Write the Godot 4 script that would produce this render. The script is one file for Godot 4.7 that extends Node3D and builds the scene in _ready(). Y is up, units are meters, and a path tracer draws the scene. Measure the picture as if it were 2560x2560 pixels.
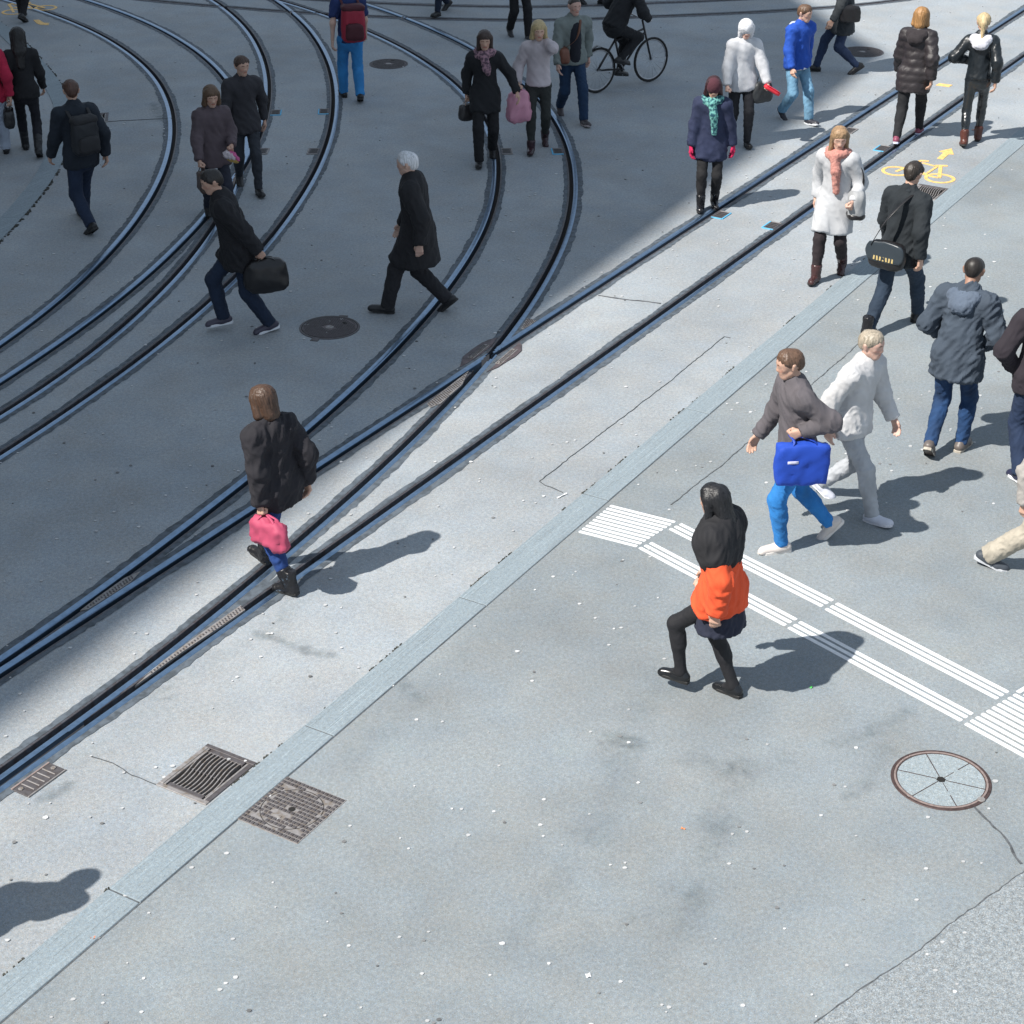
extends Node3D
# A tram plaza seen from an upper window: grooved rails, a row of granite kerb stones, tactile paint and people walking.

const DOWN_SUN := Vector3(0.5528, -0.766, -0.3278)   # the way sunlight travels; shadows fall to the right and away
const HEAD := 0.507                                   # offsets from a track's centre line: gauge face of the rail head,
const HEAD_OUT := 0.567                               # its outer edge,
const GROOVE := 0.456                                 # the far wall of the groove
const LIP := 0.434                                    # and the outer edge of the guard lip

var rng := RandomNumberGenerator.new()
var folds := FastNoiseLite.new()
var tone := FastNoiseLite.new()
var taken := {}
var M := {}
var heads := {}
var hands := {}
var hair := {}
var shoes := {}
var tracks := {}


func _ready() -> void:
	camera_and_light()
	rng.seed = 7
	folds.seed = 3
	folds.noise_type = FastNoiseLite.TYPE_SIMPLEX_SMOOTH
	folds.fractal_type = FastNoiseLite.FRACTAL_RIDGED
	folds.fractal_octaves = 2
	folds.frequency = 1.0
	tone.seed = 11
	tone.noise_type = FastNoiseLite.TYPE_SIMPLEX_SMOOTH
	tone.fractal_octaves = 3
	tone.frequency = 1.0
	materials()
	lay_tracks()
	ground()
	kerbs()
	rails()
	track_ironwork()
	covers_and_grates()
	paint()
	litter()
	shade_building()
	templates()
	people()


func camera_and_light() -> void:
	var cam := Camera3D.new()
	cam.name = "camera"
	cam.position = Vector3(0, 7.565, 0)
	cam.rotation_degrees = Vector3(-28.505, 0, 0)
	cam.fov = 31.54
	cam.near = 0.1
	cam.far = 900.0
	add_child(cam)
	cam.current = true
	var env := Environment.new()
	env.background_mode = Environment.BG_SKY
	var sky_look := ProceduralSkyMaterial.new()
	sky_look.sky_top_color = Color(0.60, 0.66, 0.73)
	sky_look.sky_horizon_color = Color(0.735, 0.785, 0.83)
	sky_look.sky_curve = 0.12
	sky_look.ground_bottom_color = Color(0.25, 0.26, 0.28)
	sky_look.ground_horizon_color = Color(0.62, 0.68, 0.75)
	sky_look.sun_angle_max = 1.0
	var sky := Sky.new()
	sky.sky_material = sky_look
	env.sky = sky
	env.background_energy_multiplier = 0.89
	env.tonemap_mode = Environment.TONE_MAPPER_LINEAR
	env.tonemap_exposure = 1.45
	env.sdfgi_enabled = true
	env.ssao_enabled = true
	env.ssil_enabled = true
	var we := WorldEnvironment.new()
	we.name = "environment"
	we.environment = env
	add_child(we)
	var sun := DirectionalLight3D.new()
	sun.name = "sun"
	sun.light_color = Color(1.0, 0.98, 0.95)
	sun.light_energy = 1.53
	sun.light_angular_distance = 0.65
	sun.shadow_enabled = true
	sun.look_at_from_position(Vector3.ZERO, DOWN_SUN)
	add_child(sun)


# ---------------------------------------------------------------- names, tags and plain shapes

func numbered(called: String) -> String:
	var n: int = taken.get(called, 0)
	taken[called] = n + 1
	return called if n == 0 else "%s_%03d" % [called, n]


func tag(o: Node, label := "", category := "", group := "", kind := "") -> Node:
	if label:
		o.set_meta("label", label)
	if category:
		o.set_meta("category", category)
	if group:
		o.set_meta("group", group)
	if kind:
		o.set_meta("kind", kind)
	return o


func thing(called: String, label := "", category := "", at := Vector3.ZERO, group := "", kind := "") -> Node3D:
	var o := Node3D.new()
	o.name = numbered(called)
	o.position = at
	add_child(o, true)
	tag(o, label, category, group, kind)
	return o


func put(called: String, m: Mesh, mat: Material, parent: Node = null, kind := "") -> MeshInstance3D:
	var o := MeshInstance3D.new()
	o.mesh = m
	o.material_override = mat
	if parent == null:
		o.name = numbered(called)
		add_child(o, true)
	else:
		var n := 0
		var base := called
		while parent.has_node(NodePath(called)):
			n += 1
			called = "%s_%03d" % [base, n]
		o.name = called
		parent.add_child(o, true)
	if kind:
		o.set_meta("kind", kind)
	return o


func tool() -> SurfaceTool:
	var st := SurfaceTool.new()
	st.begin(Mesh.PRIMITIVE_TRIANGLES)
	return st


func done(st: SurfaceTool) -> ArrayMesh:
	st.generate_normals()
	return st.commit()


func tri(st: SurfaceTool, a: Vector3, b: Vector3, c: Vector3) -> void:
	st.add_vertex(a)
	st.add_vertex(b)
	st.add_vertex(c)


func quad(st: SurfaceTool, a: Vector3, b: Vector3, c: Vector3, d: Vector3) -> void:   # a b c d clockwise seen from the front
	tri(st, a, b, c)
	tri(st, a, c, d)


func clockwise_from_above(poly: PackedVector2Array) -> PackedVector2Array:
	var area := 0.0
	for i in poly.size():
		var a := poly[i]
		var b := poly[(i + 1) % poly.size()]
		area += a.x * b.y - b.x * a.y
	var p := poly.duplicate()
	if area < 0:      # x to the right and z towards the viewer: positive is clockwise from above
		p.reverse()
	return p


func prism(st: SurfaceTool, poly: PackedVector2Array, y0: float, y1: float, bevel := 0.0) -> void:
	st.set_smooth_group(-1)
	var p := clockwise_from_above(poly)
	var top := p
	if bevel > 0.0:
		var shrunk := Geometry2D.offset_polygon(p, -bevel, Geometry2D.JOIN_MITER)
		if shrunk.size() == 1 and shrunk[0].size() == p.size():
			var s := clockwise_from_above(shrunk[0])
			var shift := 0
			var best := 1e9
			for k in s.size():
				var d := s[k].distance_squared_to(p[0])
				if d < best:
					best = d
					shift = k
			top = PackedVector2Array()
			for k in s.size():
				top.append(s[(k + shift) % s.size()])
	var n := p.size()
	var yb := y1 - bevel if top != p else y1
	var ids := Geometry2D.triangulate_polygon(top)
	for k in range(0, ids.size(), 3):
		var a := top[ids[k]]
		var b := top[ids[k + 1]]
		var c := top[ids[k + 2]]
		if (b - a).cross(c - a) < 0:
			var t := b
			b = c
			c = t
		tri(st, Vector3(a.x, y1, a.y), Vector3(b.x, y1, b.y), Vector3(c.x, y1, c.y))
	for i in n:
		var j := (i + 1) % n
		if top != p:
			quad(st, Vector3(top[i].x, y1, top[i].y), Vector3(p[i].x, yb, p[i].y), Vector3(p[j].x, yb, p[j].y), Vector3(top[j].x, y1, top[j].y))
		if yb > y0:
			quad(st, Vector3(p[i].x, yb, p[i].y), Vector3(p[i].x, y0, p[i].y), Vector3(p[j].x, y0, p[j].y), Vector3(p[j].x, yb, p[j].y))


func slab(poly: PackedVector2Array, y0: float, y1: float, bevel := 0.0) -> ArrayMesh:
	var st := tool()
	prism(st, poly, y0, y1, bevel)
	return done(st)


func bar2(a: Vector2, b: Vector2, w: float) -> PackedVector2Array:
	var n := (b - a).normalized().orthogonal() * w * 0.5
	return PackedVector2Array([a + n, b + n, b - n, a - n])


func disc2(c: Vector2, r: float, n := 40) -> PackedVector2Array:
	var p := PackedVector2Array()
	for k in n:
		p.append(c + Vector2.from_angle(TAU * k / n) * r)
	return p


func ring(st: SurfaceTool, c: Vector2, profile: Array, n := 64, from := 0.0, to := TAU) -> void:   # profile: [radius, height] from outside to inside, turned about c
	st.set_smooth_group(-1)
	for k in n:
		var a := Vector2.from_angle(lerpf(from, to, float(k) / n))
		var b := Vector2.from_angle(lerpf(from, to, float(k + 1) / n))
		for i in profile.size() - 1:
			var r0: float = profile[i][0]
			var r1: float = profile[i + 1][0]
			var y0: float = profile[i][1]
			var y1: float = profile[i + 1][1]
			quad(st, Vector3(c.x + a.x * r0, y0, c.y + a.y * r0), Vector3(c.x + b.x * r0, y0, c.y + b.y * r0), Vector3(c.x + b.x * r1, y1, c.y + b.y * r1), Vector3(c.x + a.x * r1, y1, c.y + a.y * r1))


func tube(st: SurfaceTool, pts: Array, rx: float, ry := -1.0, sides := 8, flat_to := Vector3.UP) -> void:
	if ry < 0:
		ry = rx
	st.set_smooth_group(1)
	var rows := []
	var n := pts.size()
	for i in n:
		var t: Vector3 = (pts[mini(i + 1, n - 1)] - pts[maxi(i - 1, 0)]).normalized()
		var side := t.cross(flat_to)
		if side.length() < 0.05:
			side = t.cross(Vector3(0.3, 0.2, 1))
		side = side.normalized()
		var up := side.cross(t).normalized()
		var row := []
		for k in sides:
			var a := TAU * k / sides
			row.append(pts[i] + side * cos(a) * rx + up * sin(a) * ry)
		rows.append(row)
	for i in n - 1:
		for k in sides:
			var l := (k + 1) % sides
			quad(st, rows[i][k], rows[i + 1][k], rows[i + 1][l], rows[i][l])
	for k in range(1, sides - 1):
		tri(st, rows[0][0], rows[0][k], rows[0][k + 1])
		tri(st, rows[n - 1][0], rows[n - 1][k + 1], rows[n - 1][k])


func curve(pts: Array, per := 6) -> Array:
	var out := []
	for i in pts.size() - 1:
		var p0: Vector3 = pts[maxi(i - 1, 0)]
		var p3: Vector3 = pts[mini(i + 2, pts.size() - 1)]
		for k in per:
			out.append((pts[i] as Vector3).cubic_interpolate(pts[i + 1], p0, p3, float(k) / per))
	out.append(pts[-1])
	return out


func tube_mesh(pts: Array, rx: float, ry := -1.0, sides := 8, flat_to := Vector3.UP) -> ArrayMesh:
	var st := tool()
	tube(st, pts, rx, ry, sides, flat_to)
	return done(st)


func soft_box(size: Vector3, r: float, n := 8, bulge := 0.0, taper := 0.0, crease := 0.0) -> ArrayMesh:   # a box with rounded edges, bulging faces and slack folds; its base at y = 0
	var st := tool()
	st.set_smooth_group(1)
	var half := size * 0.5
	for f in 6:
		var ax := f / 2
		var s := 1.0 if f % 2 == 0 else -1.0
		var grid := []
		for i in n + 1:
			for j in n + 1:
				var u := 2.0 * i / n - 1.0
				var v := 2.0 * j / n - 1.0
				var q := Vector3.ZERO
				q[ax] = s
				q[(ax + 1) % 3] = u
				q[(ax + 2) % 3] = v
				var p := q * half
				var core := Vector3(clampf(p.x, -half.x + r, half.x - r), clampf(p.y, -half.y + r, half.y - r), clampf(p.z, -half.z + r, half.z - r))
				var d := (p - core).normalized()
				p = core + d * r
				var w := 1.0 + bulge * (1.0 - q[(ax + 1) % 3] * q[(ax + 1) % 3]) * (1.0 - q[(ax + 2) % 3] * q[(ax + 2) % 3])
				p[ax] *= w
				var k := 1.0 - taper * (p.y / size.y + 0.5)
				p.x *= k
				p.z *= k
				if crease > 0.0:
					p += d * crease * (folds.get_noise_3d(p.x * 7.0, p.y * 4.0 + size.x * 50.0, p.z * 7.0) - 0.2)
				p.y += half.y
				grid.append(p)
		for i in n:
			for j in n:
				var a: Vector3 = grid[i * (n + 1) + j]
				var b: Vector3 = grid[i * (n + 1) + j + 1]
				var c: Vector3 = grid[(i + 1) * (n + 1) + j + 1]
				var e: Vector3 = grid[(i + 1) * (n + 1) + j]
				if s > 0:
					quad(st, a, b, c, e)
				else:
					quad(st, a, e, c, b)
	return done(st)


func join_box(st: SurfaceTool, at: Transform3D, size: Vector3) -> void:
	var m := BoxMesh.new()
	m.size = size
	st.append_from(m, 0, at)


func pts2(flat: Array) -> PackedVector2Array:
	var p := PackedVector2Array()
	for k in range(0, flat.size(), 2):
		p.append(Vector2(flat[k], flat[k + 1]))
	return p


# ---------------------------------------------------------------- materials

func plain(r: float, g: float, b: float, rough := 0.85, metal := 0.0) -> StandardMaterial3D:
	var m := StandardMaterial3D.new()
	m.albedo_color = Color(r, g, b).linear_to_srgb()
	m.roughness = rough
	m.metallic = metal
	return m


func speckle(size: int, base: float, spread: float, light_share: float, dark_share: float, seed_: int, light_to := 0.85, dark_to := 0.2) -> Image:
	var r := RandomNumberGenerator.new()
	r.seed = seed_
	var n := FastNoiseLite.new()
	n.seed = seed_
	n.noise_type = FastNoiseLite.TYPE_SIMPLEX_SMOOTH
	n.frequency = 0.09
	n.fractal_octaves = 3
	var soft := n.get_seamless_image(size, size).get_data()
	var bytes := PackedByteArray()
	bytes.resize(size * size * 3)
	for i in size * size:
		var q := r.randf()
		var v := base + (soft[i] / 255.0 - 0.5) * spread * 0.8 + (q - 0.5) * spread
		var pick := r.randf()
		if pick < light_share:
			v = lerpf(v, light_to, r.randf())
		elif pick > 1.0 - dark_share:
			v = lerpf(v, dark_to, r.randf())
		var t := (r.randf() - 0.5) * 0.05
		bytes[i * 3] = clampi(int((v + t) * 255.0), 0, 255)
		bytes[i * 3 + 1] = clampi(int(v * 255.0), 0, 255)
		bytes[i * 3 + 2] = clampi(int((v - t) * 255.0), 0, 255)
	return Image.create_from_data(size, size, false, Image.FORMAT_RGB8, bytes)


func ground_look(grain: Image, mottle: Image, tile: float, tint: Color, relief: float) -> StandardMaterial3D:
	var m := StandardMaterial3D.new()
	m.albedo_texture = ImageTexture.create_from_image(grain)
	m.albedo_color = tint.linear_to_srgb()
	m.uv1_scale = Vector3.ONE / tile
	m.roughness = 0.82
	m.metallic_specular = 0.4
	if mottle:
		m.detail_enabled = true
		m.detail_uv_layer = BaseMaterial3D.DETAIL_UV_2
		m.detail_blend_mode = BaseMaterial3D.BLEND_MODE_MUL
		m.detail_albedo = ImageTexture.create_from_image(mottle)
		m.uv2_scale = Vector3(1.0 / 44.0, 1.0 / 44.0, 1.0)
	if relief > 0.0:
		m.heightmap_enabled = true
		m.heightmap_texture = m.albedo_texture
		m.heightmap_scale = relief
	m.uv1_triplanar = true
	m.uv1_world_triplanar = true
	return m


func mottle_image() -> Image:                       # worn, dirty and darker patches of asphalt, 44 m across, drawn where the photograph has them or scattered
	var n := FastNoiseLite.new()
	n.seed = 21
	n.noise_type = FastNoiseLite.TYPE_SIMPLEX_SMOOTH
	n.frequency = 0.011
	n.fractal_octaves = 6
	n.fractal_gain = 0.55
	var size := 1024
	var a := n.get_seamless_image(size, size).get_data()
	n.seed = 5
	n.frequency = 0.06
	n.fractal_octaves = 3
	var b := n.get_seamless_image(size, size).get_data()
	var bytes := PackedByteArray()
	bytes.resize(size * size * 3)
	for i in size * size:
		var v := 0.955 + (a[i] / 255.0 - 0.5) * 0.14 + (b[i] / 255.0 - 0.5) * 0.07
		var warm := (b[(i + 5000) % (size * size)] / 255.0 - 0.5) * 0.035
		bytes[i * 3] = clampi(int((v + warm) * 255.0), 0, 255)
		bytes[i * 3 + 1] = clampi(int(v * 255.0), 0, 255)
		bytes[i * 3 + 2] = clampi(int((v - warm) * 255.0), 0, 255)
	var im := Image.create_from_data(size, size, false, Image.FORMAT_RGB8, bytes)
	var smears := [                                    # stains and dark smears over the asphalt: half width, strength, then x and z along its course
		[0.10, 0.30, 0.71, -10.56, 0.88, -10.49], [0.13, 0.10, 1.08, -11.35, 0.78, -10.30, 0.53, -9.51, 0.30, -8.95, 0.02, -8.50], [0.06, 0.16, 2.87, -10.91, 2.57, -10.64, 2.26, -10.49],
		[0.10, 0.14, 1.17, -10.30, 1.52, -10.18, 1.90, -10.32], [0.12, 0.13, 1.54, -10.16, 1.37, -9.51, 1.16, -8.87, 1.01, -8.54], [0.05, 0.34, -1.99, -11.94, -1.79, -11.83, -1.59, -11.71, -1.40, -11.63],
		[0.05, 0.42, -3.17, -9.87, -3.02, -10.00], [0.08, 0.20, -0.88, -11.30, -0.80, -11.22, -0.66, -11.01], [0.08, 0.12, 2.88, -10.88, 2.64, -10.44, 2.44, -10.03], [0.12, 0.07, 0.10, -12.45, -0.40, -11.63, -0.94, -10.64, -1.16, -10.16],
		[0.10, 0.06, 0.99, -10.07, 0.84, -8.65, 0.87, -7.95], [0.05, 0.26, 2.28, -9.89, 2.44, -10.03], [0.09, 0.35, -5.37, -26.69, -5.06, -25.86], [0.14, 0.10, -3.02, -10.30, -2.55, -11.19, -1.83, -12.15, -0.96, -13.57],
	]
	for s in smears:
		for k in range(2, s.size() - 2, 2):
			var a2 := Vector2(s[k], s[k + 1])
			var b2 := Vector2(s[k + 2], s[k + 3])
			var w: float = s[0]
			var lo := a2.min(b2) - Vector2.ONE * w * 2.2
			var hi := a2.max(b2) + Vector2.ONE * w * 2.2
			var px := 44.0 / size
			for iy in range(int(lo.y / px) - 1, int(hi.y / px) + 1):
				for ix in range(int(lo.x / px) - 1, int(hi.x / px) + 1):
					var p := Vector2(ix + 0.5, iy + 0.5) * px
					var t := clampf((p - a2).dot(b2 - a2) / (b2 - a2).length_squared(), 0.0, 1.0)
					var d := p.distance_to(a2.lerp(b2, t)) / w + tone.get_noise_3d(p.x * 4.0, 1.0, p.y * 4.0) * 0.9
					var q: float = s[1] * 0.55 * smoothstep(1.5, 0.2, d) * clampf(0.55 + 1.1 * tone.get_noise_3d(p.x * 14.0, 7.0, p.y * 14.0), 0.0, 1.2)
					if q > 0.0:
						var c := im.get_pixel(posmod(ix, size), posmod(iy, size))
						im.set_pixel(posmod(ix, size), posmod(iy, size), Color(c.r * (1 - q), c.g * (1 - q * 0.93), c.b * (1 - q * 0.9)))
	return im


func blotchy(r: float, g: float, b: float, rough: float, metal: float, size: float, contrast: float, seed_: int, other := Color(0, 0, 0, 0)) -> StandardMaterial3D:
	var m := StandardMaterial3D.new()
	var n := FastNoiseLite.new()
	n.seed = seed_
	n.noise_type = FastNoiseLite.TYPE_SIMPLEX_SMOOTH
	n.frequency = 0.02
	n.fractal_octaves = 5
	n.fractal_gain = 0.6
	var t := NoiseTexture2D.new()
	t.width = 256
	t.height = 256
	t.seamless = true
	t.noise = n
	var ramp := Gradient.new()
	var c := Color(r, g, b)
	var lo := Color(r * (1 - contrast), g * (1 - contrast), b * (1 - contrast)) if other.a == 0.0 else other
	ramp.offsets = PackedFloat32Array([0.25, 0.5, 0.75])
	ramp.colors = PackedColorArray([lo.linear_to_srgb(), c.linear_to_srgb(), (c * (1 + contrast * 0.6)).linear_to_srgb()])
	t.color_ramp = ramp
	m.albedo_texture = t
	m.uv1_triplanar = true
	m.uv1_world_triplanar = true
	m.uv1_scale = Vector3.ONE / size
	m.roughness = rough
	m.metallic = metal
	return m


func materials() -> void:
	var mottle := mottle_image()
	M.asphalt = ground_look(speckle(1024, 0.53, 0.085, 0.03, 0.03, 1, 0.7, 0.36), mottle, 4.3, Color(1.32, 1.42, 1.50), 0.10)
	M.pavement = ground_look(speckle(1024, 0.53, 0.09, 0.03, 0.03, 3, 0.7, 0.36), mottle, 3.9, Color(1.0, 1.11, 1.17), 0.10)
	M.coarse = ground_look(speckle(512, 0.54, 0.17, 0.06, 0.06, 2, 0.8, 0.3), mottle, 2.3, Color(1.08, 1.18, 1.24), 0.12)
	M.concrete = ground_look(speckle(512, 0.55, 0.11, 0.06, 0.04, 4, 0.8, 0.35), null, 1.9, Color(0.98, 1.13, 1.20), 0.12)
	M.granite = ground_look(granite(), null, 1.7, Color(0.83, 0.99, 1.09), 0.08)
	M.bitumen = blotchy(0.082, 0.100, 0.120, 0.75, 0.0, 0.6, 0.35, 31)
	M.sky_tinted_steel = blotchy(0.20, 0.30, 0.43, 0.30, 0.9, 0.5, 0.15, 32)  # rail steel with the blue of the reflected sky put into its colour
	M.lip = blotchy(0.085, 0.088, 0.10, 0.5, 0.4, 0.3, 0.4, 33, Color(0.07, 0.055, 0.055))
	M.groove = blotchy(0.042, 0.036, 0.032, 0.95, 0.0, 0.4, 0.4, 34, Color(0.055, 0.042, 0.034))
	M.iron = blotchy(0.085, 0.078, 0.082, 0.6, 0.25, 0.35, 0.3, 35, Color(0.075, 0.062, 0.060))
	M.iron_pale = blotchy(0.24, 0.228, 0.225, 0.6, 0.2, 0.3, 0.25, 36, Color(0.19, 0.16, 0.135))
	M.cast = blotchy(0.10, 0.078, 0.082, 0.55, 0.3, 0.4, 0.3, 37)
	M.rust_ring = blotchy(0.075, 0.048, 0.045, 0.6, 0.3, 0.25, 0.3, 38)
	M.rust_pale = blotchy(0.30, 0.235, 0.215, 0.55, 0.3, 0.25, 0.25, 39)
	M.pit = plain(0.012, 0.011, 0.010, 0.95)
	M.crack = blotchy(0.085, 0.092, 0.10, 0.95, 0.0, 0.3, 0.4, 40)
	M.soil = blotchy(0.05, 0.05, 0.042, 0.98, 0.0, 0.2, 0.5, 41)
	M.white_paint = blotchy(0.72, 0.73, 0.74, 0.6, 0.0, 0.5, 0.08, 42)
	M.yellow_paint = blotchy(0.80, 0.50, 0.17, 0.65, 0.0, 0.35, 0.22, 43)
	M.blue_paint = plain(0.10, 0.42, 0.65, 0.6)
	M.gum = plain(1, 1, 1, 0.8)
	M.gum.vertex_color_use_as_albedo = true
	M.plaster = blotchy(0.40, 0.38, 0.34, 0.9, 0.0, 3.0, 0.1, 44)
	M.stone = blotchy(0.33, 0.31, 0.28, 0.9, 0.0, 2.0, 0.15, 45)
	M.roof = blotchy(0.15, 0.10, 0.08, 0.85, 0.0, 2.0, 0.25, 46)
	M.glass = plain(0.03, 0.035, 0.04, 0.08)
	M.frame = plain(0.55, 0.54, 0.50, 0.6)


func granite() -> Image:
	var im := speckle(512, 0.56, 0.09, 0.04, 0.03, 8, 0.75, 0.35)
	var r := RandomNumberGenerator.new()
	r.seed = 9
	for k in 420:                                      # brushed streaks along the stones
		var y := r.randi() % 512
		var x := r.randi() % 512
		var l := 30 + r.randi() % 130
		var d := (r.randf() - 0.5) * 0.20
		for j in l:
			var px := posmod(x + int(j * 0.5122), 512)
			var py := posmod(y - int(j * 0.8589), 512)
			var c := im.get_pixel(px, py)
			im.set_pixel(px, py, Color(c.r + d, c.g + d, c.b + d))
	return im


func cloth(r: float, g: float, b: float, rough := 0.9, sheen := 0.25) -> StandardMaterial3D:
	var m := plain(r, g, b, rough)
	m.vertex_color_use_as_albedo = true
	if sheen > 0.0:
		m.rim_enabled = true
		m.rim = sheen
		m.rim_tint = 0.7
	return m


# ---------------------------------------------------------------- tracks

func lay_tracks() -> void:                             # centre lines on the ground, in metres: x and z by turns
	tracks.straight = {"y": 0.006, "low": -0.085, "pts": pts2([-7.74, -4.0, -5.01, -8.5, -3.18, -11.5, 0.47, -17.5, 4.12, -23.5, 7.77, -29.5, 11.43, -35.5, 13.87, -39.5])}
	tracks.branch = {"y": 0.0045, "low": -0.088, "pts": pts2([-7.83, -4.0, -5.12, -8.5, -4.235, -9.95, -3.17, -11.79, -2.23, -13.68, -1.40, -15.57, -0.71, -17.46, -0.18, -19.36, 0.17, -21.25, 0.30, -23.14, 0.22, -25.04, -0.11, -26.93, -0.72, -28.82, -1.63, -30.71, -2.89, -32.61, -4.56, -34.5, -7.4, -37.2])}
	tracks.outer_curve = {"y": 0.006, "low": -0.085, "pts": pts2([-14.5, -5.2, -10.2, -9.6, -8.1, -12.1, -6.98, -13.5, -5.98, -15.0, -5.25, -16.5, -4.74, -18.0, -4.40, -19.5, -4.20, -21.0, -4.13, -22.5, -4.18, -24.0, -4.36, -25.5, -4.68, -27.0, -5.17, -28.5, -5.87, -30.0, -6.80, -31.5, -8.03, -33.0, -9.61, -34.5, -12.6, -36.8])}
	tracks.inner_curve = {"y": 0.0045, "low": -0.088, "pts": pts2([-14.5, -4.0, -10.1, -8.4, -7.35, -11.8, -6.11, -13.5, -5.32, -15.0, -4.67, -16.5, -4.13, -18.0, -3.71, -19.5, -3.41, -21.0, -3.21, -22.5, -3.10, -24.0, -3.09, -25.5, -3.18, -27.0, -3.37, -28.5, -3.67, -30.0, -4.09, -31.5, -4.67, -33.0, -5.43, -34.5, -6.8, -36.9])}
	tracks.far = {"y": 0.003, "low": -0.082, "swap": true, "pts": pts2([-12.5, -38.6, -9.6, -35.9, -7.0, -34.2, -4.5, -33.25, -2.2, -32.68, 0.0, -32.45, 1.2, -32.52, 2.5, -32.72, 4.6, -33.12, 6.7, -33.85, 9.5, -35.6, 13.0, -38.9])}
	for t in tracks.values():
		var c: PackedVector2Array = t.pts
		var line := PackedVector2Array()
		for i in c.size() - 1:
			var steps := maxi(2, int(c[i].distance_to(c[i + 1]) / 0.06))
			for k in steps:
				line.append(c[i].cubic_interpolate(c[i + 1], c[maxi(i - 1, 0)], c[mini(i + 2, c.size() - 1)], float(k) / steps))
		line.append(c[-1])
		t.line = line
		var table := {}
		for i in line.size() - 1:                       # for a quick look-up of the offset of any point from this track
			var along := line[i].x if t.has("swap") else line[i].y
			table[int(floor(along * 12.0))] = i
		t.table = table


func offset_from(t: Dictionary, p: Vector2) -> float:
	var at := int(floor((p.x if t.has("swap") else p.y) * 12.0))
	if not t.table.has(at):
		return 99.0
	var i: int = t.table[at]
	var d: Vector2 = (t.line[i + 1] - t.line[i]).normalized()
	return absf(d.cross(p - t.line[i]))


func shifted(line: PackedVector2Array, d: float) -> PackedVector2Array:
	var out := PackedVector2Array()
	for i in line.size():
		var t := (line[mini(i + 1, line.size() - 1)] - line[maxi(i - 1, 0)]).normalized()
		out.append(line[i] + Vector2(-t.y, t.x) * d)
	return out


func thinned(line: PackedVector2Array, every: int) -> PackedVector2Array:
	var out := PackedVector2Array()
	for i in range(0, line.size(), every):
		out.append(line[i])
	out.append(line[-1])
	return out


# ---------------------------------------------------------------- the ground

func grate_corners() -> Array:
	return [pts2([-2.152, -10.489, -1.776, -10.262, -2.062, -9.787, -2.438, -10.014]), pts2([5.338, -22.94, 5.70, -22.72, 5.43, -22.26, 5.07, -22.48]), pts2([-6.26, -26.17, -5.93, -26.23, -5.85, -25.74, -6.18, -25.68])]


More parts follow.
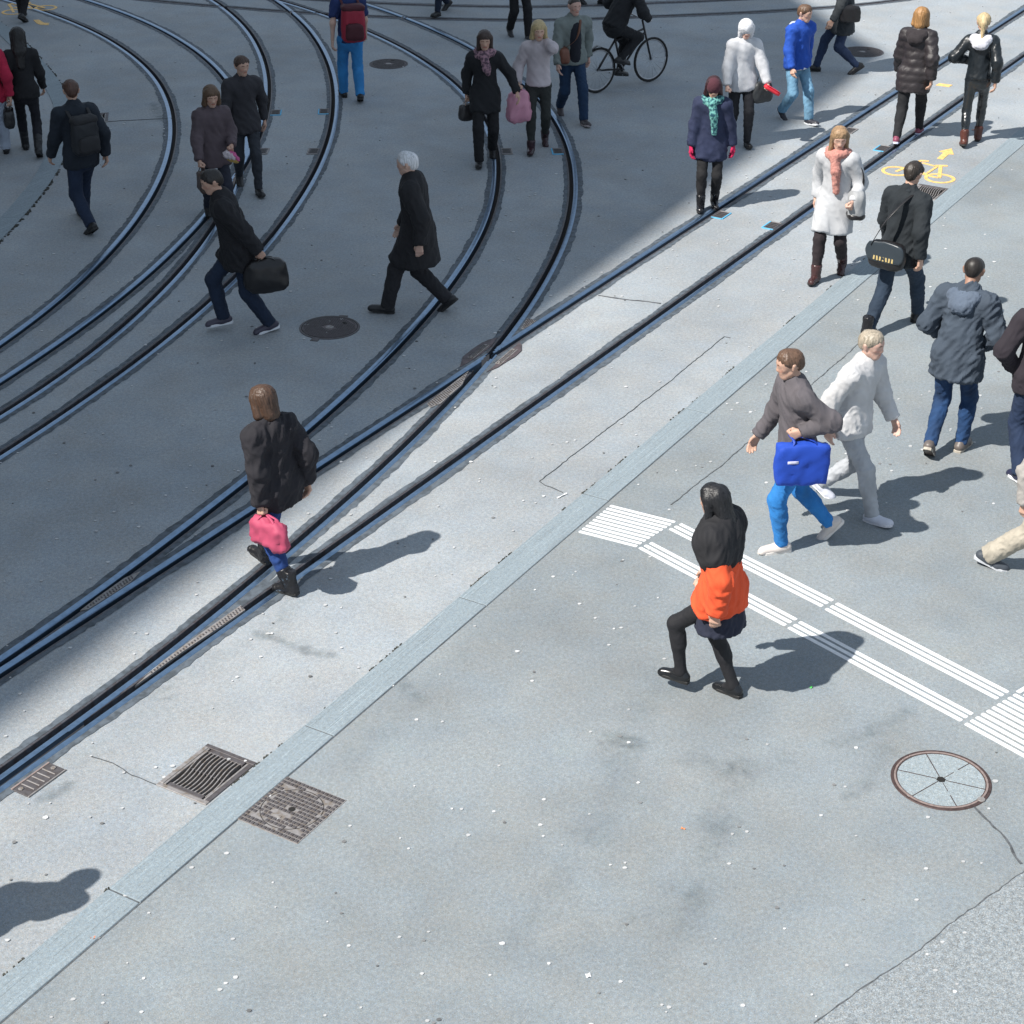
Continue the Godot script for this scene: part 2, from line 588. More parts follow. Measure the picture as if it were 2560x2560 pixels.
func ground() -> void:
	var pieces: Array[PackedVector2Array] = []
	var cuts := [-36.0, -25.95, -22.6, -10.138, -6.4]   # every grate lies across a cut, so that no piece has a hole in its middle
	for k in cuts.size() - 1:
		pieces.append(pts2([-14, cuts[k], 14, cuts[k], 14, cuts[k + 1], -14, cuts[k + 1]]))
	var holes: Array[PackedVector2Array] = []
	for t in tracks.values():
		for s in [-1.0, 1.0]:
			var a := shifted(thinned(t.line, 3), s * LIP)
			var b := shifted(thinned(t.line, 3), s * HEAD_OUT)
			b.reverse()
			a.append_array(b)
			holes.append(a)
	for g in grate_corners():
		holes.append(Geometry2D.offset_polygon(g, -0.02)[0])
	for h in holes:
		var next: Array[PackedVector2Array] = []
		for p in pieces:
			for q in Geometry2D.clip_polygons(p, h):
				if not Geometry2D.is_polygon_clockwise(q) and q.size() > 2:
					next.append(q)
		pieces = next
	var st := tool()
	st.set_smooth_group(-1)
	for q in [pts2([-400, -500, 400, -500, 400, -36, -400, -36]), pts2([-400, -6.4, 400, -6.4, 400, 200, -400, 200]), pts2([-400, -36, -14, -36, -14, -6.4, -400, -6.4]), pts2([14, -36, 400, -36, 400, -6.4, 14, -6.4])]:
		pieces.append(q)
	for p in pieces:
		var ids := Geometry2D.triangulate_polygon(p)
		for k in range(0, ids.size(), 3):
			var a := p[ids[k]]
			var b := p[ids[k + 1]]
			var c := p[ids[k + 2]]
			if (b - a).cross(c - a) < 0:
				var x := b
				b = c
				c = x
			for v in [a, b, c]:
				st.set_uv2(v)
				st.add_vertex(Vector3(v.x, 0, v.y))
	var g := put("ground", done(st), M.asphalt, null, "structure")
	# the pavement on the far side of the kerb from the tracks, an older and greyer asphalt
	var kd := Vector2(0.5122, -0.8589)
	var k0 := Vector2(-2.55, -8.93) + Vector2(0.8589, 0.5122) * 0.25
	st = tool()
	for v in [k0 + kd * 27.0, k0 + kd * 27.0 + Vector2(60, 0), k0 - kd * 12.0 + Vector2(60, 0), k0 + kd * 27.0, k0 - kd * 12.0 + Vector2(60, 0), k0 - kd * 12.0]:
		st.set_smooth_group(-1)
		st.set_uv2(v)
		st.add_vertex(Vector3(v.x, 0.003, v.y))
	put("pavement", done(st), M.pavement, null, "structure")
	# the coarser asphalt in the near right corner, a sheet over the ground
	put("pavement", slab(pts2([0.9, -6.8, 1.747, -7.759, 1.944, -7.943, 2.071, -8.052, 2.31, -8.243, 2.472, -8.381, 2.726, -8.63, 3.032, -8.889, 3.285, -9.11, 4.3, -9.95, 9.0, -12.0, 9.0, -6.8]), -0.01, 0.005), M.coarse, null, "structure")
	# seams and cracks of the asphalt
	var seams := [
		[0.005, [2.32, -17.80, 2.255, -17.834, 1.604, -16.709, 1.105, -15.901, 0.657, -15.182, 0.251, -14.512, 0.30, -14.43, 0.379, -14.358, 0.49, -14.25]],
		[0.009, [3.75, -17.80, 3.494, -17.377, 2.873, -16.391, 2.457, -15.695, 1.948, -14.854, 1.669, -14.46, 1.373, -14.008]],
		[0.014, [3.105, -9.77, 3.217, -9.496, 3.254, -9.359, 3.259, -9.239, 3.29, -9.11]],
		[0.008, [3.30, -9.12, 3.032, -8.889, 2.726, -8.63, 2.472, -8.381, 2.31, -8.243, 2.071, -8.052, 1.944, -7.943, 1.70, -7.72]],
		[0.015, [0.965, -19.007, 1.255, -18.888, 1.5, -18.83, 1.70, -18.751]],
		[0.003, [-2.436, -10.021, -2.62, -10.12, -2.78, -10.26, -3.0, -10.36]],
		[0.010, [-6.0, -25.75, -5.2, -25.9, -4.9, -25.95]],
	]
	for s in seams:
		var line := pts2(s[1])
		var l := PackedVector2Array()
		var rr := PackedVector2Array()
		for i in line.size() - 1:
			var n := maxi(1, int(line[i].distance_to(line[i + 1]) / 0.05))
			for k in n:
				var p := line[i].lerp(line[i + 1], float(k) / n)
				var d := (line[i + 1] - line[i]).normalized().orthogonal()
				var w: float = s[0] * rng.randf_range(0.25, 0.75)
				p += d * rng.randf_range(-0.006, 0.006)
				l.append(p + d * w)
				rr.append(p - d * w)
		rr.reverse()
		l.append_array(rr)
		put("crack", slab(l, -0.002, 0.0065), M.crack, g)
	# flattened chewing gum and dirt spots all over
	var blob := tool()
	var poly := PackedVector2Array()
	for k in 9:
		poly.append(Vector2.from_angle(TAU * k / 9.0) * (1.0 + 0.12 * sin(k * 2.3)))
	prism(blob, poly, 0.0, 1.0)
	var mm := MultiMesh.new()
	mm.transform_format = MultiMesh.TRANSFORM_3D
	mm.use_colors = true
	mm.mesh = done(blob)
	mm.instance_count = 1700
	for k in 1700:
		var at := Vector2.ZERO
		while true:
			var z := -rng.randf_range(7.3, 35.0)
			at = Vector2(rng.randf_range(-1.0, 1.0) * (2.2 - z * 0.32), z)
			var clear := true
			for t in tracks.values():
				var o := offset_from(t, at)
				if o > LIP - 0.03 and o < HEAD_OUT + 0.03:
					clear = false
			if clear and not (at.x > 1.2 and at.x < 3.9 and at.y > -13.9 and at.y < -10.6):
				break
		var r := rng.randf_range(0.0065, 0.0155) * (1.35 if rng.randf() < 0.12 else 1.0)
		var b := Basis(Vector3.UP, rng.randf() * TAU).scaled(Vector3(r, 0.0045, r * rng.randf_range(0.7, 1.0)))
		mm.set_instance_transform(k, Transform3D(b, Vector3(at.x, 0.004, at.y)))
		var v := rng.randf_range(0.38, 0.58) if rng.randf() < 0.84 else rng.randf_range(0.10, 0.2)
		mm.set_instance_color(k, Color(v, v * 1.01, v * 1.02))
	var gum := MultiMeshInstance3D.new()
	gum.multimesh = mm
	gum.material_override = M.gum
	gum.name = "chewing_gum"
	g.add_child(gum, true)
	gum.set_meta("kind", "stuff")


func kerbs() -> void:
	var k := thing("kerb", "", "", Vector3.ZERO, "", "structure")
	var d := Vector2(0.5122, -0.8589)
	var n := Vector2(0.8589, 0.5122)
	var s0 := Vector2(-2.55, -8.93) + d * -2.07 * 2.0
	for i in 14:
		var a := s0 + d * (2.07 * i + 0.006)
		var b := s0 + d * (2.07 * (i + 1) - 0.006)
		var w := rng.randf_range(-0.004, 0.004)
		put("kerb_stone", slab(PackedVector2Array([a, b, b + n * (0.262 + w), a + n * (0.262 + w)]), -0.02, 0.010 + rng.randf_range(-0.001, 0.0015), 0.004), M.granite, k)
	# earth and moss in the joint on the road side
	var st := tool()
	for i in 1500:
		var p := s0 + d * (2.5 + rng.randf() * 17.0) - n * rng.randf_range(-0.003, 0.010)
		if tone.get_noise_3d(p.x * 1.3, 2.0, p.y * 1.3) + tone.get_noise_3d(p.x * 7.0, 5.0, p.y * 7.0) * 0.7 > 0.12:
			prism(st, disc2(p, rng.randf_range(0.003, 0.011), 6), 0.0, rng.randf_range(0.005, 0.013))
	put("joint_moss", done(st), M.soil, k, "stuff")
	st = tool()
	prism(st, bar2(s0 + d * 0.5 + n * 0.265, s0 + d * 28.0 + n * 0.265, 0.006), -0.01, 0.0045)
	for i in range(1, 14):
		prism(st, bar2(s0 + d * 2.07 * i + n * 0.004, s0 + d * 2.07 * i + n * 0.255, 0.011), -0.01, 0.0035)
	put("joint", done(st), M.crack, k)
	var c := thing("kerb", "", "", Vector3.ZERO, "", "structure")
	var mid := pts2([-6.55, -19.0, -6.35, -20.4, -6.24, -21.6, -6.20, -22.6, -6.21, -23.5, -6.29, -24.5, -6.45, -25.6, -6.72, -26.7, -7.08, -27.7, -7.55, -28.8, -8.2, -30.2, -9.0, -31.7, -10.2, -33.4])
	var line := PackedVector2Array()
	for i in mid.size() - 1:
		for j in 4:
			line.append(mid[i].cubic_interpolate(mid[i + 1], mid[maxi(i - 1, 0)], mid[mini(i + 2, mid.size() - 1)], j / 4.0))
	var left := shifted(line, -0.135)
	var right := shifted(line, 0.135)
	for i in range(0, line.size() - 4, 4):
		var p := PackedVector2Array()
		for j in 5:
			p.append(left[i + j])
		for j in 5:
			p.append(right[i + 4 - j])
		var small := Geometry2D.offset_polygon(p, -0.003)
		put("kerb_stone", slab(small[0], -0.02, 0.011, 0.003), M.granite, c)
	st = tool()
	for i in line.size() - 2:
		for j in (9 if tone.get_noise_3d(right[i].x * 2.0, 3.0, right[i].y * 2.0) > -0.15 else 1):
			var p := right[i].lerp(right[i + 1], rng.randf()) + Vector2(rng.randf_range(-0.005, 0.028), 0)
			prism(st, disc2(p, rng.randf_range(0.008, 0.022), 6), 0.0, rng.randf_range(0.005, 0.012))
	put("joint_moss", done(st), M.soil, c, "stuff")


# ---------------------------------------------------------------- rails

func rails() -> void:
	var spec := [
		["straight", -1.0, "tram rail of the straight track, upper side, crossed by the curve"],
		["straight", 1.0, "tram rail of the straight track nearest the granite kerb"],
		["branch", -1.0, "tram rail curving left, outside of the branch in the shade"],
		["branch", 1.0, "curved tram rail that cuts through the upper straight rail at the iron crossing"],
		["outer_curve", -1.0, "leftmost curved tram rail shining blue beside the curved kerb"],
		["outer_curve", 1.0, "shining curved tram rail, second from the left at the top"],
		["inner_curve", -1.0, "shining curved tram rail, third from the left at the top"],
		["inner_curve", 1.0, "curved tram rail right of the other shining ones, beside four small drain boxes"],
		["far", 1.0, "dark tram rail across the top of the view, nearer one of the far pair"],
		["far", -1.0, "dark tram rail at the very top edge, farther one of the far pair"],
	]
	for s in spec:
		rail(s[0], s[1], s[2])


func hits(own: String, p: Vector2, from: float, to: float) -> bool:
	for key in tracks:
		if key != own:
			var o := offset_from(tracks[key], p)
			if o > from and o < to:
				return true
	return false


func rail(key: String, s: float, label: String) -> void:
	var t: Dictionary = tracks[key]
	var line: PackedVector2Array = t.line
	var y: float = t.y
	var low: float = t.low
	var o := thing("tram_rail", label, "rail", Vector3.ZERO, "tram rails in the asphalt")
	var head := tool()
	var lip := tool()
	var groove := tool()
	var tar := tool()
	var keep := []
	for p in line:
		keep.append(p.x > -14.0 and p.x < 14.0 and p.y > -36.0 and p.y < -6.4)
	# cross-section, from the outer edge of the head to the lip
	var hp := [[HEAD_OUT, -0.02], [HEAD_OUT, y - 0.004], [HEAD_OUT - 0.004, y], [HEAD_OUT - 0.02, y + 0.0015], [HEAD + 0.022, y + 0.0015], [HEAD + 0.009, y - 0.001], [HEAD + 0.002, y - 0.008], [HEAD, y - 0.018], [HEAD, low]]
	var lp := [[GROOVE, low], [GROOVE, y - 0.006], [GROOVE - 0.004, y - 0.003], [LIP + 0.003, y - 0.003], [LIP, y - 0.006], [LIP, -0.02]]
	var hl := []
	for q in hp:
		hl.append(shifted(line, s * q[0]))
	var ll := []
	for q in lp:
		ll.append(shifted(line, s * q[0]))
	var near_other := []
	for i in line.size():
		var any := false
		for k2 in tracks:
			if k2 != key:
				for d in [-0.5, 0.5]:
					var oo := offset_from(tracks[k2], line[i] + Vector2(-(line[mini(i + 1, line.size() - 1)] - line[maxi(i - 1, 0)]).normalized().y, (line[mini(i + 1, line.size() - 1)] - line[maxi(i - 1, 0)]).normalized().x) * s * 0.5)
					if oo < 0.75:
						any = true
		near_other.append(any)
	head.set_smooth_group(-1)
	lip.set_smooth_group(-1)
	groove.set_smooth_group(-1)
	tar.set_smooth_group(-1)
	for i in line.size() - 1:
		if not keep[i]:
			continue
		for j in hp.size() - 1:
			strip(head, hl, hp, i, j, s, key if near_other[i] else "", GROOVE, HEAD)
		for j in lp.size() - 1:
			strip(lip, ll, lp, i, j, s, key if near_other[i] else "", GROOVE, HEAD_OUT)
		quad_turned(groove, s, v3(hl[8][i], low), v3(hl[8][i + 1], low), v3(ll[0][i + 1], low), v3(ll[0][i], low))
	# the poured joints on both sides, with ragged edges
	for side in [[HEAD_OUT, 1.0], [LIP, -1.0]]:
		var widths := []
		for i in line.size():
			var p := line[i]
			var w: float = 0.062 + 0.022 * tone.get_noise_3d(p.x * 0.8, s * 9.0 + side[1] * 4.0, p.y * 1.1) + 0.016 * tone.get_noise_3d(p.x * 14.0, side[1] * 3.0, p.y * 14.0) + rng.randf_range(-0.007, 0.007)
			if side[1] < 0:
				w *= 0.8
			widths.append(maxf(w, 0.02))
		var inner := shifted(line, s * side[0])
		var bands := 3
		for i in line.size() - 1:
			if not keep[i]:
				continue
			var d0 := (line[mini(i + 1, line.size() - 1)] - line[maxi(i - 1, 0)]).normalized()
			var d1 := (line[mini(i + 2, line.size() - 1)] - line[i]).normalized()
			var n0: Vector2 = Vector2(-d0.y, d0.x) * s * side[1]
			var n1: Vector2 = Vector2(-d1.y, d1.x) * s * side[1]
			for b in bands:
				var a: Vector2 = inner[i] + n0 * widths[i] * b / bands
				var e: Vector2 = inner[i + 1] + n1 * widths[i + 1] * b / bands
				var c: Vector2 = inner[i + 1] + n1 * widths[i + 1] * (b + 1) / bands
				var f: Vector2 = inner[i] + n0 * widths[i] * (b + 1) / bands
				var mid := (a + c) * 0.5
				if near_other[i] and hits(key, mid, LIP - 0.005, HEAD_OUT + 0.005):
					continue
				quad_turned(tar, -s * side[1], v3(a, y - 0.002), v3(e, y - 0.002), v3(c, y - 0.002), v3(f, y - 0.002))
	put("rail_head", done(head), M.sky_tinted_steel if key != "far" else M.lip, o)
	put("guard_lip", done(lip), M.lip, o)
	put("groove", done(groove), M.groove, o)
	put("bitumen_joint", done(tar), M.bitumen, o)


func v3(p: Vector2, y: float) -> Vector3:
	return Vector3(p.x, y, p.y)


func quad_turned(st: SurfaceTool, s: float, a: Vector3, b: Vector3, c: Vector3, d: Vector3) -> void:
	if (b - a).cross(c - a).y > 0:     # clockwise from above means a downward cross product here
		quad(st, a, d, c, b)
	else:
		quad(st, a, b, c, d)


func strip(st: SurfaceTool, lines: Array, prof: Array, i: int, j: int, s: float, own: String, from: float, to: float) -> void:
	var a: Vector2 = lines[j][i]
	var b: Vector2 = lines[j][i + 1]
	var c: Vector2 = lines[j + 1][i + 1]
	var d: Vector2 = lines[j + 1][i]
	if own and hits(own, (a + c) * 0.5, from, to):
		return
	if s > 0:
		quad(st, v3(a, prof[j][1]), v3(d, prof[j + 1][1]), v3(c, prof[j + 1][1]), v3(b, prof[j][1]))
	else:
		quad(st, v3(a, prof[j][1]), v3(b, prof[j][1]), v3(c, prof[j + 1][1]), v3(d, prof[j + 1][1]))


func studs(parent: Node, poly: PackedVector2Array, along: Vector2, pitch: Vector2, size: Vector2, y: float, mat: Material, slant := 0.0) -> void:
	var st := tool()
	var lo := poly[0]
	var hi := poly[0]
	var n := along.normalized()
	var m := n.orthogonal()
	for p in poly:
		var q := Vector2(p.dot(n), p.dot(m))
		lo = lo.min(q) if p != poly[0] else q
		hi = hi.max(q) if p != poly[0] else q
	var r := 0
	var b := lo.y
	while b < hi.y:
		var a := lo.x + (pitch.x * 0.5 if r % 2 else 0.0)
		while a < hi.x:
			var c := n * a + m * b
			var box := PackedVector2Array()
			for k in [[-1, -1], [1, -1], [1, 1], [-1, 1]]:
				box.append(c + n * (k[0] * size.x + k[1] * slant) * 0.5 + m * k[1] * size.y * 0.5)
			var inside := true
			for q in box:
				inside = inside and Geometry2D.is_point_in_polygon(q, poly)
			if inside:
				prism(st, box, y - 0.003, y + 0.004)
			a += pitch.x
		b += pitch.y
		r += 1
	put("stud_pattern", done(st), mat, parent, "stuff")


func bolt(parent: Node, at: Vector2, y: float, r: float) -> void:
	var st := tool()
	prism(st, disc2(at, r, 6), y - 0.002, y + 0.007, 0.002)
	put("bolt", done(st), M.iron_pale, parent)


func track_ironwork() -> void:
	var f := thing("rail_crossing", "dark cast iron crossing plates where the curved rail cuts the straight one", "rail crossing")
	var up := pts2([-0.155, -17.80, -0.244, -17.745, -0.323, -17.654, -0.422, -17.483, -0.513, -17.287, -0.522, -17.162, -0.535, -17.03, -0.46, -17.13, -0.37, -17.27, -0.29, -17.42, -0.22, -17.57])
	var lo := pts2([0.075, -17.68, 0.103, -17.611, 0.102, -17.454, 0.034, -17.30, -0.06, -17.162, -0.143, -17.026, -0.262, -16.90, -0.20, -17.03, -0.12, -17.20, -0.06, -17.34, 0.0, -17.49])
	put("plate", slab(up, -0.02, 0.009, 0.002), M.cast, f)
	put("plate", slab(lo, -0.02, 0.009, 0.002), M.cast, f)
	for q in [pts2([-0.30, -17.62, -0.235, -17.59, -0.40, -17.24, -0.465, -17.27]), pts2([0.0, -17.50, 0.06, -17.47, -0.115, -17.09, -0.175, -17.12])]:
		put("insert", slab(q, 0.0, 0.012, 0.001), M.iron_pale, f)
		studs(f, q, q[1] - q[2], Vector2(0.03, 0.016), Vector2(0.02, 0.008), 0.012, M.iron)
		bolt(f, (q[0] + q[1]) * 0.5 * 0.93 + (q[2] + q[3]) * 0.5 * 0.07, 0.013, 0.014)
		bolt(f, (q[0] + q[1]) * 0.5 * 0.07 + (q[2] + q[3]) * 0.5 * 0.93, 0.013, 0.014)
	var wedge := pts2([0.165, -18.33, 0.262, -18.265, 0.20, -18.14, 0.115, -18.02, 0.098, -18.06])
	var w := thing("track_plate", "small stippled iron wedge plate just above the iron crossing", "track plate", Vector3.ZERO, "iron plates between converging rails")
	put("plate", slab(wedge, -0.01, 0.009, 0.002), M.iron_pale, w)
	studs(w, wedge, Vector2(1, 0.4), Vector2(0.028, 0.018), Vector2(0.016, 0.009), 0.009, M.iron)
	var list := [
		["stippled triangular iron plate just below the iron crossing, between two converging rails", pts2([-0.44, -16.94, -0.58, -16.66, -0.835, -16.15, -0.79, -16.06, -0.70, -16.15, -0.50, -16.60]), Vector2(0.46, -0.86)],
		["long narrow stippled plate in the upper switch, shaded, beside the walking woman's rails", pts2([-3.06, -12.90, -3.17, -12.79, -3.33, -12.49, -3.43, -12.28, -3.37, -12.30, -3.24, -12.50, -3.11, -12.72]), Vector2(0.46, -0.86)],
		["long narrow stippled plate in the lower switch, in the sun near the walking woman's boots", pts2([-2.165, -12.36, -2.12, -12.29, -2.26, -12.07, -2.52, -11.68, -2.80, -11.21, -2.66, -11.53, -2.43, -11.93]), Vector2(0.5, -0.85)],
	]
	for e in list:
		var t := thing("track_plate", e[0], "track plate", Vector3.ZERO, "iron plates between converging rails")
		put("plate", slab(e[1], -0.01, 0.008, 0.001), M.iron_pale, t)
		studs(t, e[1], e[2], Vector2(0.034, 0.026), Vector2(0.012, 0.018), 0.008, M.iron, 0.008)
	# drain boxes beside the rails: centre, label
	var boxes := [
		[2.60, -21.715, "straight", -1, "small drain box with blue edge, inside the upper straight rail by the black boots"],
		[3.275, -21.27, "straight", 1, "small drain box with blue edge, inside the lower straight rail, left of the white coat"],
		[5.13, -24.47, "straight", 1, "small drain box with blue edge, just left of the brown puffer coat's shoes"],
		[4.32, -25.62, "straight", -1, "small rusty drain box inside the upper straight rail, above the white coat's head"],
		[-3.44, -26.226, "inner_curve", -1, "small drain box with blue edge, upper left one of four in the curve"],
		[-2.79, -26.281, "inner_curve", 1, "small drain box with blue edge, upper right one of four in the curve"],
		[0.58, -24.34, "branch", 1, "small drain box with blue edge, beside the blonde woman's foot"],
		[-0.12, -24.34, "branch", -1, "small dark drain box inside the left branch rail, beside the scarf woman's feet"],
		[-2.75, -24.345, "inner_curve", 1, "small rusty drain box, lower right one of four in the curve"],
		[-3.42, -24.345, "inner_curve", -1, "small rusty drain box, lower left one of four in the curve"],
	]
	for e in boxes:
		var t: Dictionary = tracks[e[2]]
		var i: int = t.table[int(floor(e[1] * 12.0))]
		var d: Vector2 = (t.line[i + 1] - t.line[i]).normalized()
		var n: Vector2 = Vector2(-d.y, d.x) * signf(e[3])
		var c: Vector2 = t.line[i] + n * 0.355
		c += d * (Vector2(e[0], e[1]) - c).dot(d)
		var b := thing("drain_box", e[4], "drain", Vector3(c.x, 0, c.y), "small drain boxes beside the rails")
		var blue: bool = e[4].contains("blue")
		put("lid", slab(PackedVector2Array([d * -0.12 - n * 0.07, d * 0.12 - n * 0.07, d * 0.12 + n * 0.07, d * -0.12 + n * 0.07]), 0.0, 0.010, 0.002), M.iron, b)
		for k in 4:
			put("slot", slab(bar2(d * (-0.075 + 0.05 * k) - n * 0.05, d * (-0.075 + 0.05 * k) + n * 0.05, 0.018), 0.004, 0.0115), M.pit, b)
		put("edge", slab(bar2(d * -0.13 - n * 0.078, d * 0.13 - n * 0.078, 0.018), 0.0, 0.012, 0.002), M.blue_paint if blue else M.iron_pale, b)
		put("edge", slab(bar2(d * -0.13 - n * 0.07, d * -0.13 + n * 0.07, 0.018), 0.0, 0.011, 0.002), M.blue_paint if blue else M.iron_pale, b)
		put("edge", slab(bar2(d * 0.13 - n * 0.07, d * 0.13 + n * 0.07, 0.018), 0.0, 0.011, 0.002), M.iron_pale, b)
	# the larger drain box by the kerbward rail in the near left
	var nb := thing("drain_box", "ribbed iron drain box with two bolts at the left edge, outside the lower rails", "drain", Vector3(-3.262, 0, -10.075), "small drain boxes beside the rails")
	var d := Vector2(0.5205, -0.8539)
	var n := Vector2(0.8539, 0.5205)
	put("lid", slab(PackedVector2Array([d * -0.18 - n * 0.055, d * 0.18 - n * 0.055, d * 0.18 + n * 0.085, d * -0.18 + n * 0.085]), 0.0, 0.009, 0.002), M.iron, nb)
	for k in 5:
		put("rib", slab(bar2(d * (-0.10 + 0.05 * k) - n * 0.05, d * (-0.10 + 0.05 * k) + n * 0.07, 0.010), 0.005, 0.013, 0.002), M.iron_pale, nb)
	put("edge", slab(bar2(d * -0.18 - n * 0.064, d * 0.18 - n * 0.064, 0.016), 0.0, 0.013, 0.002), M.rust_pale, nb)
	put("edge", slab(bar2(d * -0.18 + n * 0.092, d * 0.18 + n * 0.092, 0.012), 0.0, 0.011, 0.002), M.iron_pale, nb)
	bolt(nb, d * 0.145 + n * 0.01, 0.010, 0.02)
	bolt(nb, d * -0.145 - n * 0.01, 0.010, 0.02)


# ---------------------------------------------------------------- covers, grates

func grate(corners: PackedVector2Array, label: String, bars: int) -> void:
	var c := (corners[0] + corners[1] + corners[2] + corners[3]) * 0.25
	var o := thing("drain_grate", label, "drain", Vector3(c.x, 0, c.y), "drain grates in the asphalt")
	var e1 := corners[1] - corners[0]
	var e2 := corners[3] - corners[0]
	var u := e1.normalized()
	var v := e2.normalized()
	var l1 := e1.length() * 0.5
	var l2 := e2.length() * 0.5
	# pit walls and bottom
	var pit := tool()
	pit.set_smooth_group(-1)
	var q := PackedVector2Array([-u * l1 - v * l2, u * l1 - v * l2, u * l1 + v * l2, -u * l1 + v * l2])
	for k in 4:
		quad(pit, v3(q[k], 0.0), v3(q[(k + 1) % 4], 0.0), v3(q[(k + 1) % 4], -0.35), v3(q[k], -0.35))
	quad(pit, v3(q[0], -0.35), v3(q[1], -0.35), v3(q[2], -0.35), v3(q[3], -0.35))
	put("pit", done(pit), M.pit, o)
	for k in 4:
		var a := q[k]
		var b := q[(k + 1) % 4]
		var inward := -(a + b).normalized() * 0.018
		var along := (b - a).normalized() * 0.018
		var off := along if k % 2 else Vector2.ZERO
		put("frame", slab(bar2(a + inward + (along * 2.0 if k % 2 else Vector2.ZERO), b + inward - (along * 2.0 if k % 2 else Vector2.ZERO), 0.036), -0.03, 0.008, 0.003), M.iron_pale if k > 1 else M.iron, o)
	for s in [-1.0, 1.0]:
		put("side_plate", slab(bar2(u * s * (l1 - 0.046) - v * (l2 - 0.04), u * s * (l1 - 0.046) + v * (l2 - 0.04), 0.016), -0.03, 0.006, 0.002), M.iron_pale, o)
		put("end_plate", slab(bar2(v * s * (l2 - 0.058) - u * (l1 - 0.068), v * s * (l2 - 0.058) + u * (l1 - 0.068), 0.038), -0.03, 0.0065, 0.002), M.iron, o)
	for k in bars:
		var x := lerpf(-l1 + 0.075, l1 - 0.075, float(k) / (bars - 1))
		var a := PackedVector2Array()
		var b := PackedVector2Array()
		for j in 15:
			var y := lerpf(-l2 + 0.07, l2 - 0.07, j / 14.0)
			var sway := sin(y / l2 * 3.0) * 0.02
			a.append(u * (x + sway - 0.0042) + v * y)
			b.append(u * (x + sway + 0.0042) + v * y)
		b.reverse()
		a.append_array(b)
		put("bar", slab(a, -0.03, 0.007), M.iron_pale, o)
	put("cross_bar", slab(bar2(-u * (l1 - 0.07), u * (l1 - 0.07), 0.012), -0.03, -0.004), M.iron, o)


